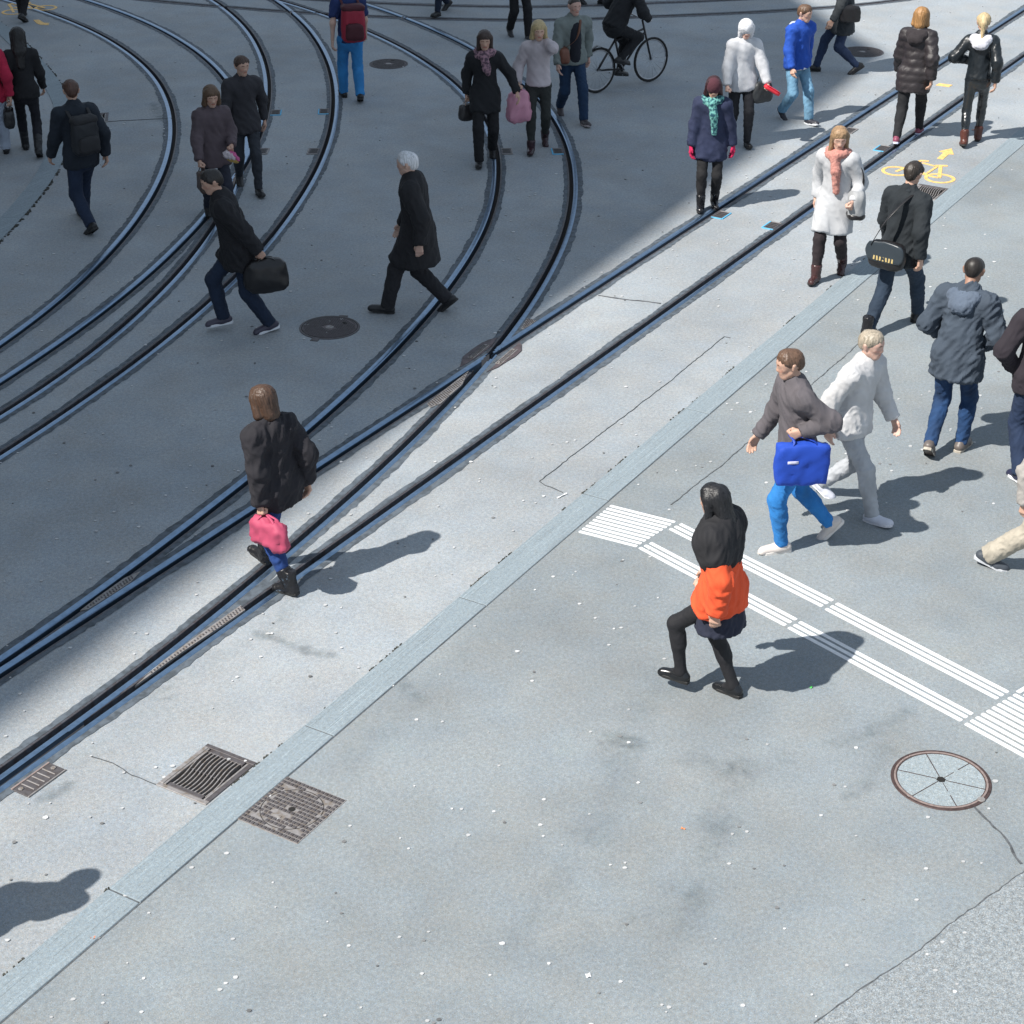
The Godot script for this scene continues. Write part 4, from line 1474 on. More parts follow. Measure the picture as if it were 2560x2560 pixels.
func templates() -> void:
	for fem in [false, true]:
		var w := 0.94 if fem else 1.0
		var b := [
			bone(Vector3(0, 0.108, -0.028), Vector3(0, 0.118, 0.022), 0.079 * w), bone(Vector3(0, 0.045, 0.030), Vector3(0, 0.12, 0.040), 0.052 * w),
			bone(Vector3(0, 0.002, 0.062), Vector3(0, 0.03, 0.05), 0.027 * w), bone(Vector3(-0.045, 0.035, 0.012), Vector3(-0.018, 0.0, 0.058), 0.022), bone(Vector3(0.045, 0.035, 0.012), Vector3(0.018, 0.0, 0.058), 0.022),
			bone(Vector3(-0.042, 0.076, 0.060), Vector3(-0.030, 0.066, 0.066), 0.019), bone(Vector3(0.042, 0.076, 0.060), Vector3(0.030, 0.066, 0.066), 0.019),
			bone(Vector3(0, 0.112, 0.083), Vector3(0, 0.070, 0.104), 0.008, 0.012), bone(Vector3(-0.011, 0.067, 0.094), Vector3(0.011, 0.067, 0.094), 0.008),
			bone(Vector3(-0.040, 0.122, 0.072), Vector3(0.040, 0.122, 0.072), 0.012), bone(Vector3(-0.017, 0.040, 0.083), Vector3(0.017, 0.040, 0.083), 0.008), bone(Vector3(-0.014, 0.031, 0.081), Vector3(0.014, 0.031, 0.081), 0.008),
			bone(Vector3(0, 0.004, 0.078), Vector3(0, 0.008, 0.079), 0.014), bone(Vector3(-0.080 * w, 0.070, -0.008), Vector3(-0.085 * w, 0.105, -0.016), 0.010, 0.015), bone(Vector3(0.080 * w, 0.070, -0.008), Vector3(0.085 * w, 0.105, -0.016), 0.010, 0.015),
			bone(Vector3(0, -0.13, -0.034), Vector3(0, 0.04, -0.012), 0.054 * w, 0.050 * w),
		]
		var m := skin(b, 0.0062, 0.006)
		heads[fem] = recolor(m, func(p: Vector3) -> Color:
			if p.z > 0.07 and absf(p.y - 0.0355) < 0.008 and absf(p.x) < 0.024:
				return Color(0.85, 0.52, 0.50)
			if p.z > 0.06 and absf(p.y - (0.123 - absf(absf(p.x) - 0.03) * 0.2)) < 0.005 and absf(absf(p.x) - 0.030) < 0.017:
				return Color(0.30, 0.24, 0.20)
			if p.z > 0.05 and p.y > 0.055 and p.y < 0.085 and absf(absf(p.x) - 0.042) < 0.02:
				return Color(1.0, 0.88, 0.86)
			return Color(1, 1, 1))
	for grip in [false, true]:
		for s in [1.0, -1.0]:
			var b := [bone(Vector3(0, 0.035, 0), Vector3(0, -0.01, 0), 0.024, 0.026, Vector3(1, 0, 0), 1.35)]
			for k in 4:
				var z := 0.030 - k * 0.0195
				b.append(bone(Vector3(0, -0.005, z * 0.6), Vector3(0, -0.082 + k * 0.003, z), 0.0145, 0.0125))
				var l: float = [0.040, 0.045, 0.041, 0.032][k]
				var q := Vector3(0, -0.085 + k * 0.003, z)
				var turn: float = 0.35 + 0.10 * k
				for j in 3:
					if grip:
						turn += [0.95, 1.25, 0.9][j]
					else:
						turn += [0.0, 0.38, 0.30][j]
					var e: Vector3 = q + Vector3(-sin(turn) * s, -cos(turn), 0) * l * [1.0, 0.68, 0.55][j]
					b.append(bone(q, e, 0.0098 - j * 0.0010, 0.0090 - j * 0.0010))
					q = e
			var t0 := Vector3(-0.004 * s, -0.022, 0.026)
			var t1 := t0 + Vector3(-0.014 * s, -0.030, 0.022)
			var t2 := t1 + (Vector3(-0.022 * s, -0.022, -0.008) if grip else Vector3(-0.010 * s, -0.028, 0.004))
			b.append(bone(t0, t1, 0.015, 0.011))
			b.append(bone(t1, t2, 0.0105, 0.0085))
			hands["%s%d" % ["grip" if grip else "open", int(s)]] = skin(b, 0.0048, 0.0035)
	# hair, in the head's own axes
	var skull := [bone(Vector3(0, 0.128, -0.036), Vector3(0, 0.142, 0.012), 0.0815), bone(Vector3(0, 0.075, -0.058), Vector3(0, 0.10, -0.05), 0.056), bone(Vector3(-0.062, 0.115, 0.0), Vector3(-0.066, 0.145, 0.02), 0.024), bone(Vector3(0.062, 0.115, 0.0), Vector3(0.066, 0.145, 0.02), 0.024)]
	var styles := {
		"short": [], "crop": [],
		"bob": [bone(Vector3(0, 0.14, -0.04), Vector3(0, 0.0, -0.06), 0.088, 0.075, Vector3(0, 0, 1), 1.15), bone(Vector3(-0.07, 0.13, 0.015), Vector3(-0.085, 0.0, 0.0), 0.035, 0.038), bone(Vector3(0.07, 0.13, 0.015), Vector3(0.085, 0.0, 0.0), 0.035, 0.038), bone(Vector3(-0.04, 0.178, 0.035), Vector3(0.03, 0.182, 0.03), 0.032)],
		"long": [bone(Vector3(0, 0.13, -0.05), Vector3(0, -0.10, -0.085), 0.080, 0.085, Vector3(0, 0, 1), 1.5), bone(Vector3(0, -0.10, -0.085), Vector3(0, -0.29, -0.10), 0.088, 0.055, Vector3(0, 0, 1), 1.9), bone(Vector3(-0.07, 0.13, 0.015), Vector3(-0.088, -0.12, 0.015), 0.032, 0.026), bone(Vector3(0.07, 0.13, 0.015), Vector3(0.088, -0.12, 0.015), 0.032, 0.026), bone(Vector3(-0.035, 0.180, 0.035), Vector3(0.035, 0.180, 0.035), 0.030)],
		"tail": [bone(Vector3(0, 0.14, -0.10), Vector3(0, 0.09, -0.15), 0.028, 0.034), bone(Vector3(0, 0.09, -0.15), Vector3(0, -0.12, -0.135), 0.036, 0.020)],
	}
	for s in styles:
		var b: Array = skull.duplicate() + styles[s]
		if s == "crop":
			b = [bone(Vector3(0, 0.122, -0.036), Vector3(0, 0.132, 0.010), 0.081), bone(Vector3(0, 0.075, -0.050), Vector3(0, 0.10, -0.045), 0.054)]
		var m := skin(b, 0.0085, 0.008)
		m = moved(m, func(p: Vector3) -> Vector3:
			var ang := atan2(p.x, p.z)
			var a: float = 0.006 if s != "crop" else 0.0015
			return p + Vector3(p.x, (p.y - 0.1) * 0.5, p.z).normalized() * a * folds.get_noise_3d(ang * 9.0, p.y * 6.0, s.length()))
		var wisps := tool()
		wisps.set_color(Color.WHITE)
		var wr := RandomNumberGenerator.new()
		wr.seed = s.length() * 31
		for k in (0 if s == "crop" else 110):
			var ang := wr.randf_range(0.75, TAU - 0.75)
			var end: float = {"short": 0.05, "bob": -0.03, "long": -0.27, "tail": 0.06}[s] + wr.randf_range(-0.03, 0.03)
			if s == "long" and (ang < 2.0 or ang > TAU - 2.0):
				end += 0.13
			var path := []
			for j in 7:
				var y := lerpf(0.215, end, j / 6.0)
				var rr := sqrt(maxf(0.0085 - (y - 0.135) * (y - 0.135), 0.0)) if y > 0.12 else 0.0945
				if s != "long" and s != "bob" and y < 0.1:
					rr = lerpf(0.0945, 0.07, (0.1 - y) / 0.1)
				rr += wr.randf_range(-0.004, 0.006) + j * 0.0006
				path.append(Vector3(sin(ang) * rr, y, cos(ang) * rr * (0.95 if y > 0.0 else 0.8) - 0.014 - maxf(-y, 0.0) * 0.13))
				ang += wr.randf_range(-0.07, 0.07)
			tube(wisps, path, 0.0034, 0.002, 4)
		var both := SurfaceTool.new()
		both.begin(Mesh.PRIMITIVE_TRIANGLES)
		both.append_from(m, 0, Transform3D())
		if s != "crop":
			both.append_from(done(wisps), 0, Transform3D())
		m = both.commit()
		hair[s] = recolor(m, func(p: Vector3) -> Color:
			var v := 0.72 + 0.5 * tone.get_noise_3d(atan2(p.x, p.z) * 11.0, p.y * 5.0, 4.0)
			return Color(v, v * (1.0 - 0.06 * (v - 1.0)), v))
	hair.cap = skin([bone(Vector3(0, 0.128, -0.034), Vector3(0, 0.146, 0.018), 0.090), bone(Vector3(0, 0.10, -0.045), Vector3(0, 0.115, 0.03), 0.086)], 0.0085, 0.006, 0.003, 22.0)
	# shoes stand on y = 0 with the ankle over the origin, toe towards +z
	var low := [bone(Vector3(0, 0.045, -0.045), Vector3(0, 0.045, 0.03), 0.036, 0.038), bone(Vector3(0, 0.040, 0.03), Vector3(0.004, 0.030, 0.145), 0.040, 0.033), bone(Vector3(-0.012, 0.024, 0.10), Vector3(0.016, 0.022, 0.165), 0.030, 0.024), bone(Vector3(0, 0.05, -0.02), Vector3(0, 0.095, -0.012), 0.038, 0.036, Vector3.ZERO, 1.0, true)]
	shoes.low = skin(low, 0.0095, 0.008, 0.0, 9.0, 0.0, 0.0, 0.012)
	var boot := low.duplicate()
	boot.append(bone(Vector3(0, 0.07, -0.012), Vector3(0, 0.215, -0.022), 0.043, 0.050, Vector3.ZERO, 1.0, true))
	shoes.boot = skin(boot, 0.0095, 0.008, 0.006, 22.0, 0.0, 0.0, 0.012)
	var outline := pts2([-0.030, -0.075, 0.0, -0.084, 0.030, -0.075, 0.039, -0.03, 0.036, 0.03, 0.043, 0.09, 0.044, 0.13, 0.030, 0.175, 0.006, 0.19, -0.020, 0.182, -0.040, 0.15, -0.043, 0.10, -0.037, 0.03, -0.039, -0.03])
	shoes.sole = slab(outline, 0.0, 0.026, 0.004)
	var laces := tool()
	for k in 4:
		tube(laces, [Vector3(-0.020, 0.079 - k * 0.006, 0.035 + k * 0.02), Vector3(0, 0.087 - k * 0.0065, 0.038 + k * 0.02), Vector3(0.020, 0.079 - k * 0.006, 0.041 + k * 0.02)], 0.0035, -1, 5)
	shoes.laces = done(laces)
	var eye := SphereMesh.new()
	eye.radius = 0.0105
	eye.height = 0.021
	eye.radial_segments = 12
	eye.rings = 8
	shoes.eye = eye
	var iris := SphereMesh.new()
	iris.radius = 0.0062
	iris.height = 0.006
	iris.radial_segments = 10
	iris.rings = 4
	shoes.iris = iris


# ---------------------------------------------------------------- a person

func limb(a: Vector3, c: Vector3, l1: float, l2: float, pole: Vector3) -> Array:   # the middle joint, and the end pulled in where it is out of reach
	var d := c - a
	var l := d.length()
	if l > (l1 + l2) * 0.998:
		c = a + d / l * (l1 + l2) * 0.998
		d = c - a
		l = d.length()
	var x := (l1 * l1 - l2 * l2 + l * l) / (2.0 * l)
	var h := sqrt(maxf(l1 * l1 - x * x, 0.0))
	var u := d / l
	var side := (pole - u * pole.dot(u)).normalized()
	return [a + u * x + side * h, c]


func person(s: Dictionary) -> Node3D:
	var h: float = s.h
	var u := h / 1.75
	var fem: bool = s.get("fem", false)
	var at: Vector2 = s.at
	var dir: Vector2 = (s.dir as Vector2).normalized()
	var o := thing("person", s.label, "person", Vector3(at.x, 0, at.y), s.get("group", ""))
	o.rotation.y = atan2(dir.x, dir.y)
	var far: float = (at - Vector2(0, 0)).length()
	var cell := clampf(far * 0.00072, 0.0095, 0.0175)
	var seed_ := float(taken.person) * 7.3
	# --- joints; +z is forward, +x is the person's left
	var lead: float = 1.0 if s.get("lead", "L") == "L" else -1.0
	var a: float = s.get("a", 0.28) * u
	var b: float = s.get("b", 0.30) * u
	var heel: float = deg_to_rad(s.get("heel", 32.0))
	var toe_up: float = deg_to_rad(s.get("toe", 8.0))
	var swing: float = s.get("swing", 0.0)              # how far the leading foot is off the ground
	var thigh := 0.247 * h
	var shin := 0.243 * h
	var step := 0.055 * h
	var feet := {}
	feet[lead] = [Vector3(lead * step, 0.082 * u + swing, a), -toe_up]
	var ball := Vector3(-lead * step, 0.0, -b + 0.13 * u)
	feet[-lead] = [ball + Vector3(0, (0.082 * cos(heel) + 0.13 * sin(heel)) * u, (-0.13 * cos(heel) + 0.082 * sin(heel)) * u), heel]
	var reach := (thigh + shin) * 0.985
	var py: float = 0.525 * h
	for q in feet:
		var fz: float = feet[q][0].z
		py = minf(py, feet[q][0].y + sqrt(maxf(reach * reach - fz * fz, 0.01)) + 0.012 * h)
	py = s.get("pelvis_y", py)
	var P := Vector3(0, py, s.get("pelvis_z", 0.0))
	if s.has("ankles"):
		feet[1.0] = s.ankles[0]
		feet[-1.0] = s.ankles[1]
	var lean: float = deg_to_rad(s.get("lean", 4.0))
	var side: float = deg_to_rad(s.get("side", 0.0))
	var spine := Vector3(sin(side), cos(lean) * cos(side), sin(lean)).normalized()
	var twist: float = s.get("twist", 0.12) * -lead
	var across := Vector3(cos(twist), -sin(side) * 0.5, sin(twist)).normalized()   # towards the left shoulder
	var front := across.cross(Vector3.UP).normalized()
	var sw := (0.098 if fem else 0.110) * h
	var S := P + spine * 0.292 * h
	var N := P + spine * 0.318 * h
	var sh := {1.0: S + across * sw, -1.0: S - across * sw}
	var hip := {1.0: P + Vector3(0.052 * h, -0.012 * h, 0), -1.0: P + Vector3(-0.052 * h, -0.012 * h, 0)}
	var knee := {}
	var ankle := {}
	for q in [1.0, -1.0]:
		var l := limb(hip[q], feet[q][0], thigh, shin, Vector3(q * 0.08, 0, 1))
		knee[q] = l[0]
		ankle[q] = l[1]
	var elbow := {}
	var wrist := {}
	for q in [1.0, -1.0]:
		var want: Array = s.get("hand_l" if q > 0 else "hand_r", [])
		var target: Vector3
		var pole := Vector3(q * 0.35, 0, -1)
		if want.size() == 3:
			target = Vector3(want[0], want[1], want[2]) * u
		else:
			var back := -1.0 if q == lead else 1.0
			target = sh[q] + Vector3(q * 0.045 * h, -0.288 * h, back * 0.085 * h + 0.02 * h + sin(lean) * -0.05)
		if s.has("pole_l") and q > 0:
			pole = s.pole_l
		if s.has("pole_r") and q < 0:
			pole = s.pole_r
		var l := limb(sh[q], target, 0.168 * h, 0.145 * h, pole)
		elbow[q] = l[0]
		wrist[q] = l[1]
	var hs := pow(u, 0.6)
	var nod: float = deg_to_rad(s.get("nod", 8.0))
	var look: float = deg_to_rad(s.get("look", 0.0))
	var tilt: float = deg_to_rad(s.get("tilt", 0.0))
	var A := N + spine * 0.062 * h + front * 0.012 * h
	var head_at := Transform3D(Basis(Vector3.UP, look) * Basis(Vector3.RIGHT, nod) * Basis(Vector3(0, 0, 1), tilt) * Basis().scaled(Vector3.ONE * hs), A)
	# --- the body: one skin from crown to toe
	var skin_mat := cloth(s.get("skin", Color(0.50, 0.31, 0.23)).r, s.get("skin", Color(0.50, 0.31, 0.23)).g, s.get("skin", Color(0.50, 0.31, 0.23)).b, 0.55, 0.0)
	skin_mat.subsurf_scatter_enabled = true
	skin_mat.subsurf_scatter_strength = 0.08
	var bb := [
		bone(P - spine * 0.01 * h, P + spine * 0.14 * h, 0.074 * h, 0.064 * h, front, 1.4), bone(P + spine * 0.14 * h, P + spine * 0.26 * h, 0.066 * h, 0.078 * h, front, 1.45),
		bone(sh[-1.0], sh[1.0], 0.032 * h), bone(S, A, 0.032 * h, 0.029 * h),
	]
	for q in [1.0, -1.0]:
		bb.append(bone(hip[q], knee[q], 0.044 * h, 0.030 * h))
		bb.append(bone(knee[q], ankle[q], 0.028 * h, 0.018 * h))
		bb.append(bone(sh[q], elbow[q], 0.027 * h, 0.022 * h))
		bb.append(bone(elbow[q], wrist[q], 0.022 * h, 0.016 * h))
		bb.append(bone(ankle[q], ankle[q] + Basis(Vector3.RIGHT, feet[q][1]) * Vector3(0, -0.058, 0.10) * u, 0.020 * u, 0.016 * u))
	var st := SurfaceTool.new()
	st.begin(Mesh.PRIMITIVE_TRIANGLES)
	st.append_from(skin(bb, maxf(cell, 0.0135), 0.012), 0, Transform3D())
	st.append_from(heads[fem], 0, head_at)
	var hand_at := {}
	for q in [1.0, -1.0]:
		var up: Vector3 = (elbow[q] - wrist[q]).normalized()
		var thumb := front if absf(up.y) > 0.5 else Vector3.UP
		thumb = (thumb - up * thumb.dot(up)).normalized()
		if s.has("thumb"):
			thumb = (s.thumb - up * (s.thumb as Vector3).dot(up)).normalized()
		hand_at[q] = Transform3D(Basis(up.cross(thumb), up, thumb).scaled(Vector3.ONE * u), wrist[q] - up * 0.01)
		var grip: String = "grip" if s.get("grip_l" if q > 0 else "grip_r", false) else "open"
		var hm: ArrayMesh = hands["%s%d" % [grip, int(q)]]
		if s.has("gloves"):
			var g := put("glove", hm, cloth(s.gloves.r, s.gloves.g, s.gloves.b), o)
			g.transform = Transform3D(hand_at[q].basis.scaled_local(Vector3(1.25, 1.08, 1.1)), hand_at[q].origin)
		elif not s.get("pockets", false):
			st.append_from(hm, 0, hand_at[q])
	put("body", st.commit(), skin_mat, o)
	if s.get("face", false):
		var white := plain(0.5, 0.48, 0.46, 0.25)
		var dark := plain(0.05, 0.035, 0.025, 0.2)
		for q in [1.0, -1.0]:
			var e := put("eye", shoes.eye, white, o)
			e.transform = head_at * Transform3D(Basis(), Vector3(q * 0.030, 0.099, 0.0735))
			var i := put("iris", shoes.iris, dark, e)
			i.transform = Transform3D(Basis(Vector3.RIGHT, PI / 2 - 0.1), Vector3(0, 0.0, 0.0088))
	# --- hair
	if s.has("hair"):
		var hc: Color = s.get("hair_color", Color(0.03, 0.02, 0.015))
		var hm := put("hair", hair[s.hair], cloth(hc.r, hc.g, hc.b, 0.5, 0.1), o)
		hm.transform = head_at
	if s.has("cap"):
		put("knit_cap", hair.cap, cloth(s.cap.r, s.cap.g, s.cap.b, 0.95, 0.4), o).transform = head_at
	# --- trousers, tights or a skirt
	var tr: Dictionary = s.get("legs", {"color": Color(0.02, 0.025, 0.035)})
	var loose: float = tr.get("loose", 0.006)
	var flare: float = tr.get("flare", 0.0)
	var lb := [bone(P + spine * 0.075 * h, P - spine * 0.02 * h, 0.068 * h + loose, 0.077 * h + loose, front, 1.38), bone(hip[-1.0], hip[1.0], 0.043 * h + loose)]
	for q in [1.0, -1.0]:
		lb.append(bone(hip[q] + Vector3(0, 0.01, -0.01), knee[q], 0.046 * h + loose, 0.033 * h + loose))
		lb.append(bone(knee[q], ankle[q].lerp(knee[q], tr.get("short", 0.0)) + Vector3(0, -0.012, 0), 0.032 * h + loose, 0.023 * h + loose + flare, Vector3.ZERO, 1.0, true))
		if tr.get("name", "") == "tights":
			lb.append(bone(ankle[q], ankle[q] + Basis(Vector3.RIGHT, feet[q][1]) * Vector3(0, -0.05, 0.11) * u, 0.033 * u, 0.024 * u))
		lb.append(bone(knee[q].lerp(ankle[q], 0.25) + Vector3(0, 0, -0.012), knee[q].lerp(ankle[q], 0.4) + Vector3(0, 0, -0.012), 0.030 * h + loose * 0.5))
	var lm := cloth(tr.color.r, tr.color.g, tr.color.b, tr.get("rough", 0.88), tr.get("sheen", 0.06))
	if tr.get("gloss", false):
		lm.clearcoat_enabled = true
		lm.clearcoat = 0.6
		lm.clearcoat_roughness = 0.25
	put(tr.get("name", "trousers"), skin(lb, cell, 0.010, tr.get("wrinkle", 0.009), tr.get("wave", 8.0), 0.0, seed_, -99.0, tr.get("tint", 0.22)), lm, o)
	if s.has("skirt"):
		var k: Dictionary = s.skirt
		put("skirt", skin([bone(P + spine * 0.06 * h, P + Vector3(0, (k.hem - 0.5) * h, 0.0), 0.088 * h, k.get("wide", 0.12) * h, Vector3(0, 0, 1), 1.2, true)], cell, 0.01, 0.012, 7.0, 0.0, seed_, -99.0, 0.15), cloth(k.color.r, k.color.g, k.color.b), o)
	# --- jacket or coat
	var t: Dictionary = s.top
	var thick: float = t.get("thick", 0.012) + 0.003
	var hem: float = t.get("hem", 0.46) * h
	var tb := []
	var low := P + Vector3(spine.x * 0.0, hem - py, 0.02 * (py - hem) + (spine.z * (hem - py) if hem > py else 0.0))
	var waist := P + spine * 0.10 * h
	var wr := (0.070 if fem else 0.078) * h + thick
	tb.append(bone(waist, low, wr, wr + (0.008 + t.get("flare", 0.012)) * h, front, 1.24, true))
	tb.append(bone(waist, P + spine * 0.255 * h, wr, (0.078 if fem else 0.086) * h + thick, front, 1.38))
	tb.append(bone(sh[-1.0] * 0.88 + sh[1.0] * 0.12, sh[1.0] * 0.88 + sh[-1.0] * 0.12, 0.040 * h + thick * 0.6))
	tb.append(bone(S + spine * 0.01 * h, N + spine * 0.028 * h, 0.050 * h, 0.036 * h + thick * 0.5))
	if hem < 0.50 * h:                                  # the hem follows the thighs
		for q in [1.0, -1.0]:
			var share := clampf((hip[q].y - hem) / maxf(hip[q].y - knee[q].y, 0.05), 0.06, 1.0)
			tb.append(bone(hip[q] + Vector3(0, 0.03 * h, 0), hip[q].lerp(knee[q], share), 0.056 * h + thick, 0.050 * h + thick, Vector3.ZERO, 1.0, true))
	if t.get("sleeves", 1.0) > 0.5:
		for q in [1.0, -1.0]:
			tb.append(bone(sh[q], elbow[q], 0.035 * h + thick * 0.8, 0.029 * h + thick * 0.7))
			tb.append(bone(elbow[q], wrist[q].lerp(elbow[q], -0.04), 0.029 * h + thick * 0.7, 0.023 * h + thick * 0.6, Vector3.ZERO, 1.0, true))
	else:
		for q in [1.0, -1.0]:
			tb.append(bone(sh[q], sh[q].lerp(elbow[q], 0.72), 0.035 * h + thick, 0.033 * h + thick, Vector3.ZERO, 1.0, true))
	var tm := cloth(t.color.r, t.color.g, t.color.b, t.get("rough", 0.88), t.get("sheen", 0.08))
	if t.get("gloss", false):
		tm.clearcoat_enabled = true
		tm.clearcoat = 0.5
		tm.clearcoat_roughness = 0.3
	put(t.get("name", "jacket"), skin(tb, cell, 0.014, t.get("wrinkle", 0.013), t.get("wave", 5.0), t.get("puff", 0.0), seed_ + 3.0, -99.0, t.get("tint", 0.18)), tm, o)
	var cb := []
	for k in 10:
		var a0 := TAU * k / 10.0 + 0.3
		var a1 := TAU * (k + 1) / 10.0 + 0.3
		if k != 7 and not t.has("hood_up"):
			cb.append(bone(N + spine * (0.020 - 0.012 * sin(a0)) * h + (across * cos(a0) * 0.040 + front * sin(a0) * 0.042) * h, N + spine * (0.020 - 0.012 * sin(a1)) * h + (across * cos(a1) * 0.040 + front * sin(a1) * 0.042) * h, 0.011 * h))
	if cb.size() and t.get("name", "jacket") != "shirt":
		put("collar", skin(cb, 0.011, 0.006), tm, o)
	if t.has("hood"):                                   # a hood lying on the back
		var hb := N - front * 0.045 * h
		put("hood", skin([bone(hb - across * 0.05 * h, hb + across * 0.05 * h, 0.034 * h), bone(hb - spine * 0.035 * h - front * 0.025 * h - across * 0.02 * h, hb - spine * 0.035 * h - front * 0.025 * h + across * 0.02 * h, 0.040 * h), bone(N - across * 0.05 * h + front * 0.02 * h, hb - across * 0.055 * h, 0.020 * h), bone(N + across * 0.05 * h + front * 0.02 * h, hb + across * 0.055 * h, 0.020 * h)], cell * 0.9, 0.010, 0.010, 14.0, 0.0, seed_, -99.0, 0.2), cloth(t.hood.r, t.hood.g, t.hood.b, 0.9, 0.5), o)
	if t.has("hood_up"):
		var hm2 := put("hood", skin([bone(Vector3(0, 0.12, -0.04), Vector3(0, 0.135, 0.02), 0.098), bone(Vector3(0, 0.02, -0.05), Vector3(0, 0.10, -0.03), 0.085), bone(Vector3(-0.075, 0.0, 0.015), Vector3(-0.078, 0.13, 0.02), 0.030), bone(Vector3(0.075, 0.0, 0.015), Vector3(0.078, 0.13, 0.02), 0.030)], 0.010, 0.010, 0.006, 16.0), cloth(t.hood_up.r, t.hood_up.g, t.hood_up.b, 0.9, 0.4), o)
		hm2.transform = head_at
	if t.has("trim"):                                   # pale band round the hem
		var rim := []
		for k in 13:
			var an := TAU * k / 12.0
			rim.append(low + across * cos(an) * (wr + t.get("flare", 0.012) * h + 0.006) + front * sin(an) * ((wr + t.get("flare", 0.012) * h) / 1.28 + 0.006))
		put("hem_band", tube_mesh(rim, 0.012, 0.026, 6), cloth(t.trim.r, t.trim.g, t.trim.b), o)
	if t.has("yoke"):                                   # a dark shawl over the shoulders
		var yb2 := [bone(sh[-1.0] * 0.95 + sh[1.0] * 0.05, sh[1.0] * 0.95 + sh[-1.0] * 0.05, 0.054 * h + thick * 0.6), bone(P + spine * 0.225 * h, P + spine * 0.275 * h, 0.100 * h + thick, 0.094 * h + thick, front, 1.32), bone(S, N + spine * 0.025 * h, 0.064 * h, 0.052 * h)]
		for q in [1.0, -1.0]:
			yb2.append(bone(sh[q], sh[q].lerp(elbow[q], 0.34), 0.049 * h + thick * 0.8, 0.048 * h + thick * 0.8))
		put("shawl", skin(yb2, cell, 0.014, 0.014, 5.0, 0.0, seed_ + 5.0, -99.0, 0.2), cloth(t.yoke.r, t.yoke.g, t.yoke.b, 0.85, 0.05), o)
	if t.has("inside"):                                 # an open jacket shows the pullover
		put("pullover", skin([bone(P + spine * 0.02 * h + front * 0.046 * h, P + spine * 0.26 * h + front * 0.040 * h, 0.046 * h + thick, 0.040 * h + thick, front, 1.15), bone(S + front * 0.02 * h, N + front * 0.01 * h, 0.040 * h)], cell, 0.01, 0.006, 9.0, 0.0, seed_, -99.0, 0.1), cloth(t.inside.r, t.inside.g, t.inside.b), o)
	if s.has("scarf"):
		var c: Color = s.scarf
		var sb := []
		for k in 10:
			var a0 := TAU * k / 10.0
			var a1 := TAU * (k + 1) / 10.0
			var c0: Vector3 = N + spine * (0.012 - s.get("scarf_drop", 0.0) + 0.010 * sin(a0 * 2.0)) * h + (across * cos(a0) * 0.060 + front * sin(a0) * 0.055) * h * s.get("scarf_ring", 1.0)
			var c1: Vector3 = N + spine * (0.012 - s.get("scarf_drop", 0.0) + 0.010 * sin(a1 * 2.0)) * h + (across * cos(a1) * 0.060 + front * sin(a1) * 0.055) * h * s.get("scarf_ring", 1.0)
			sb.append(bone(c0, c1, 0.025 * h * s.get("scarf_wide", 1.0)))
		if s.get("scarf_ends", true):
			sb.append(bone(N + front * 0.065 * h, S + front * 0.085 * h - spine * 0.06 * h + across * 0.02 * h, 0.028 * h, 0.026 * h))
			sb.append(bone(S + front * 0.085 * h - spine * 0.06 * h + across * 0.02 * h, S + front * 0.08 * h - spine * s.get("scarf_long", 0.10) * h + across * 0.03 * h, 0.026 * h, 0.018 * h))
		var sm := cloth(c.r, c.g, c.b, 0.95, 0.5)
		var mesh_ := skin(sb, cell * 0.8, 0.008, 0.012, 17.0, 0.0, seed_)
		var c2: Color = s.get("scarf2", c)
		mesh_ = recolor(mesh_, func(p: Vector3) -> Color:
			var v := smoothstep(-0.12, 0.12, tone.get_noise_3d(p.x * 24.0, p.y * 24.0 + seed_, p.z * 24.0))
			return Color(1, 1, 1).lerp(Color(c2.r / c.r, c2.g / c.g, c2.b / c.b), v))
		put("scarf", mesh_, sm, o)
	# --- shoes
	var f: Dictionary = s.get("shoes", {"color": Color(0.015, 0.015, 0.017)})
	var fm := cloth(f.color.r, f.color.g, f.color.b, f.get("rough", 0.45), 0.0)
	var sole: Color = f.get("sole", Color(0.02, 0.02, 0.02))
	var solem := plain(sole.r, sole.g, sole.b, 0.7)
	for q in [1.0, -1.0]:
		var basis := Basis(Vector3.UP, q * 0.10) * Basis(Vector3.RIGHT, feet[q][1])
		var xf := Transform3D(basis.scaled_local(Vector3(1.0 if fem else 1.1, 1.0, 0.96 if fem else 1.08) * u), ankle[q] - basis.y * 0.082 * u)
		var sm := put("shoe", shoes[f.get("kind", "low")], fm, o)
		sm.transform = xf
		var so := put("sole", shoes.sole, solem, sm)
		so.position = Vector3.ZERO
		if f.has("laces"):
			put("laces", shoes.laces, plain(f.laces.r, f.laces.g, f.laces.b, 0.8), sm)
		if f.get("kind", "low") == "boot" and f.get("shaft", 0.0) > 0.0:
			put("boot_shaft", skin([bone(ankle[q], ankle[q].lerp(knee[q], f.shaft), 0.030 * h, 0.036 * h, Vector3.ZERO, 1.0, true)], cell, 0.01, 0.006, 16.0, 0.0, seed_), fm, o)
	# --- where things that are carried can be put, in the scene's axes
	var w := o.transform
	o.set_meta("joints", {})
	o.remove_meta("joints")
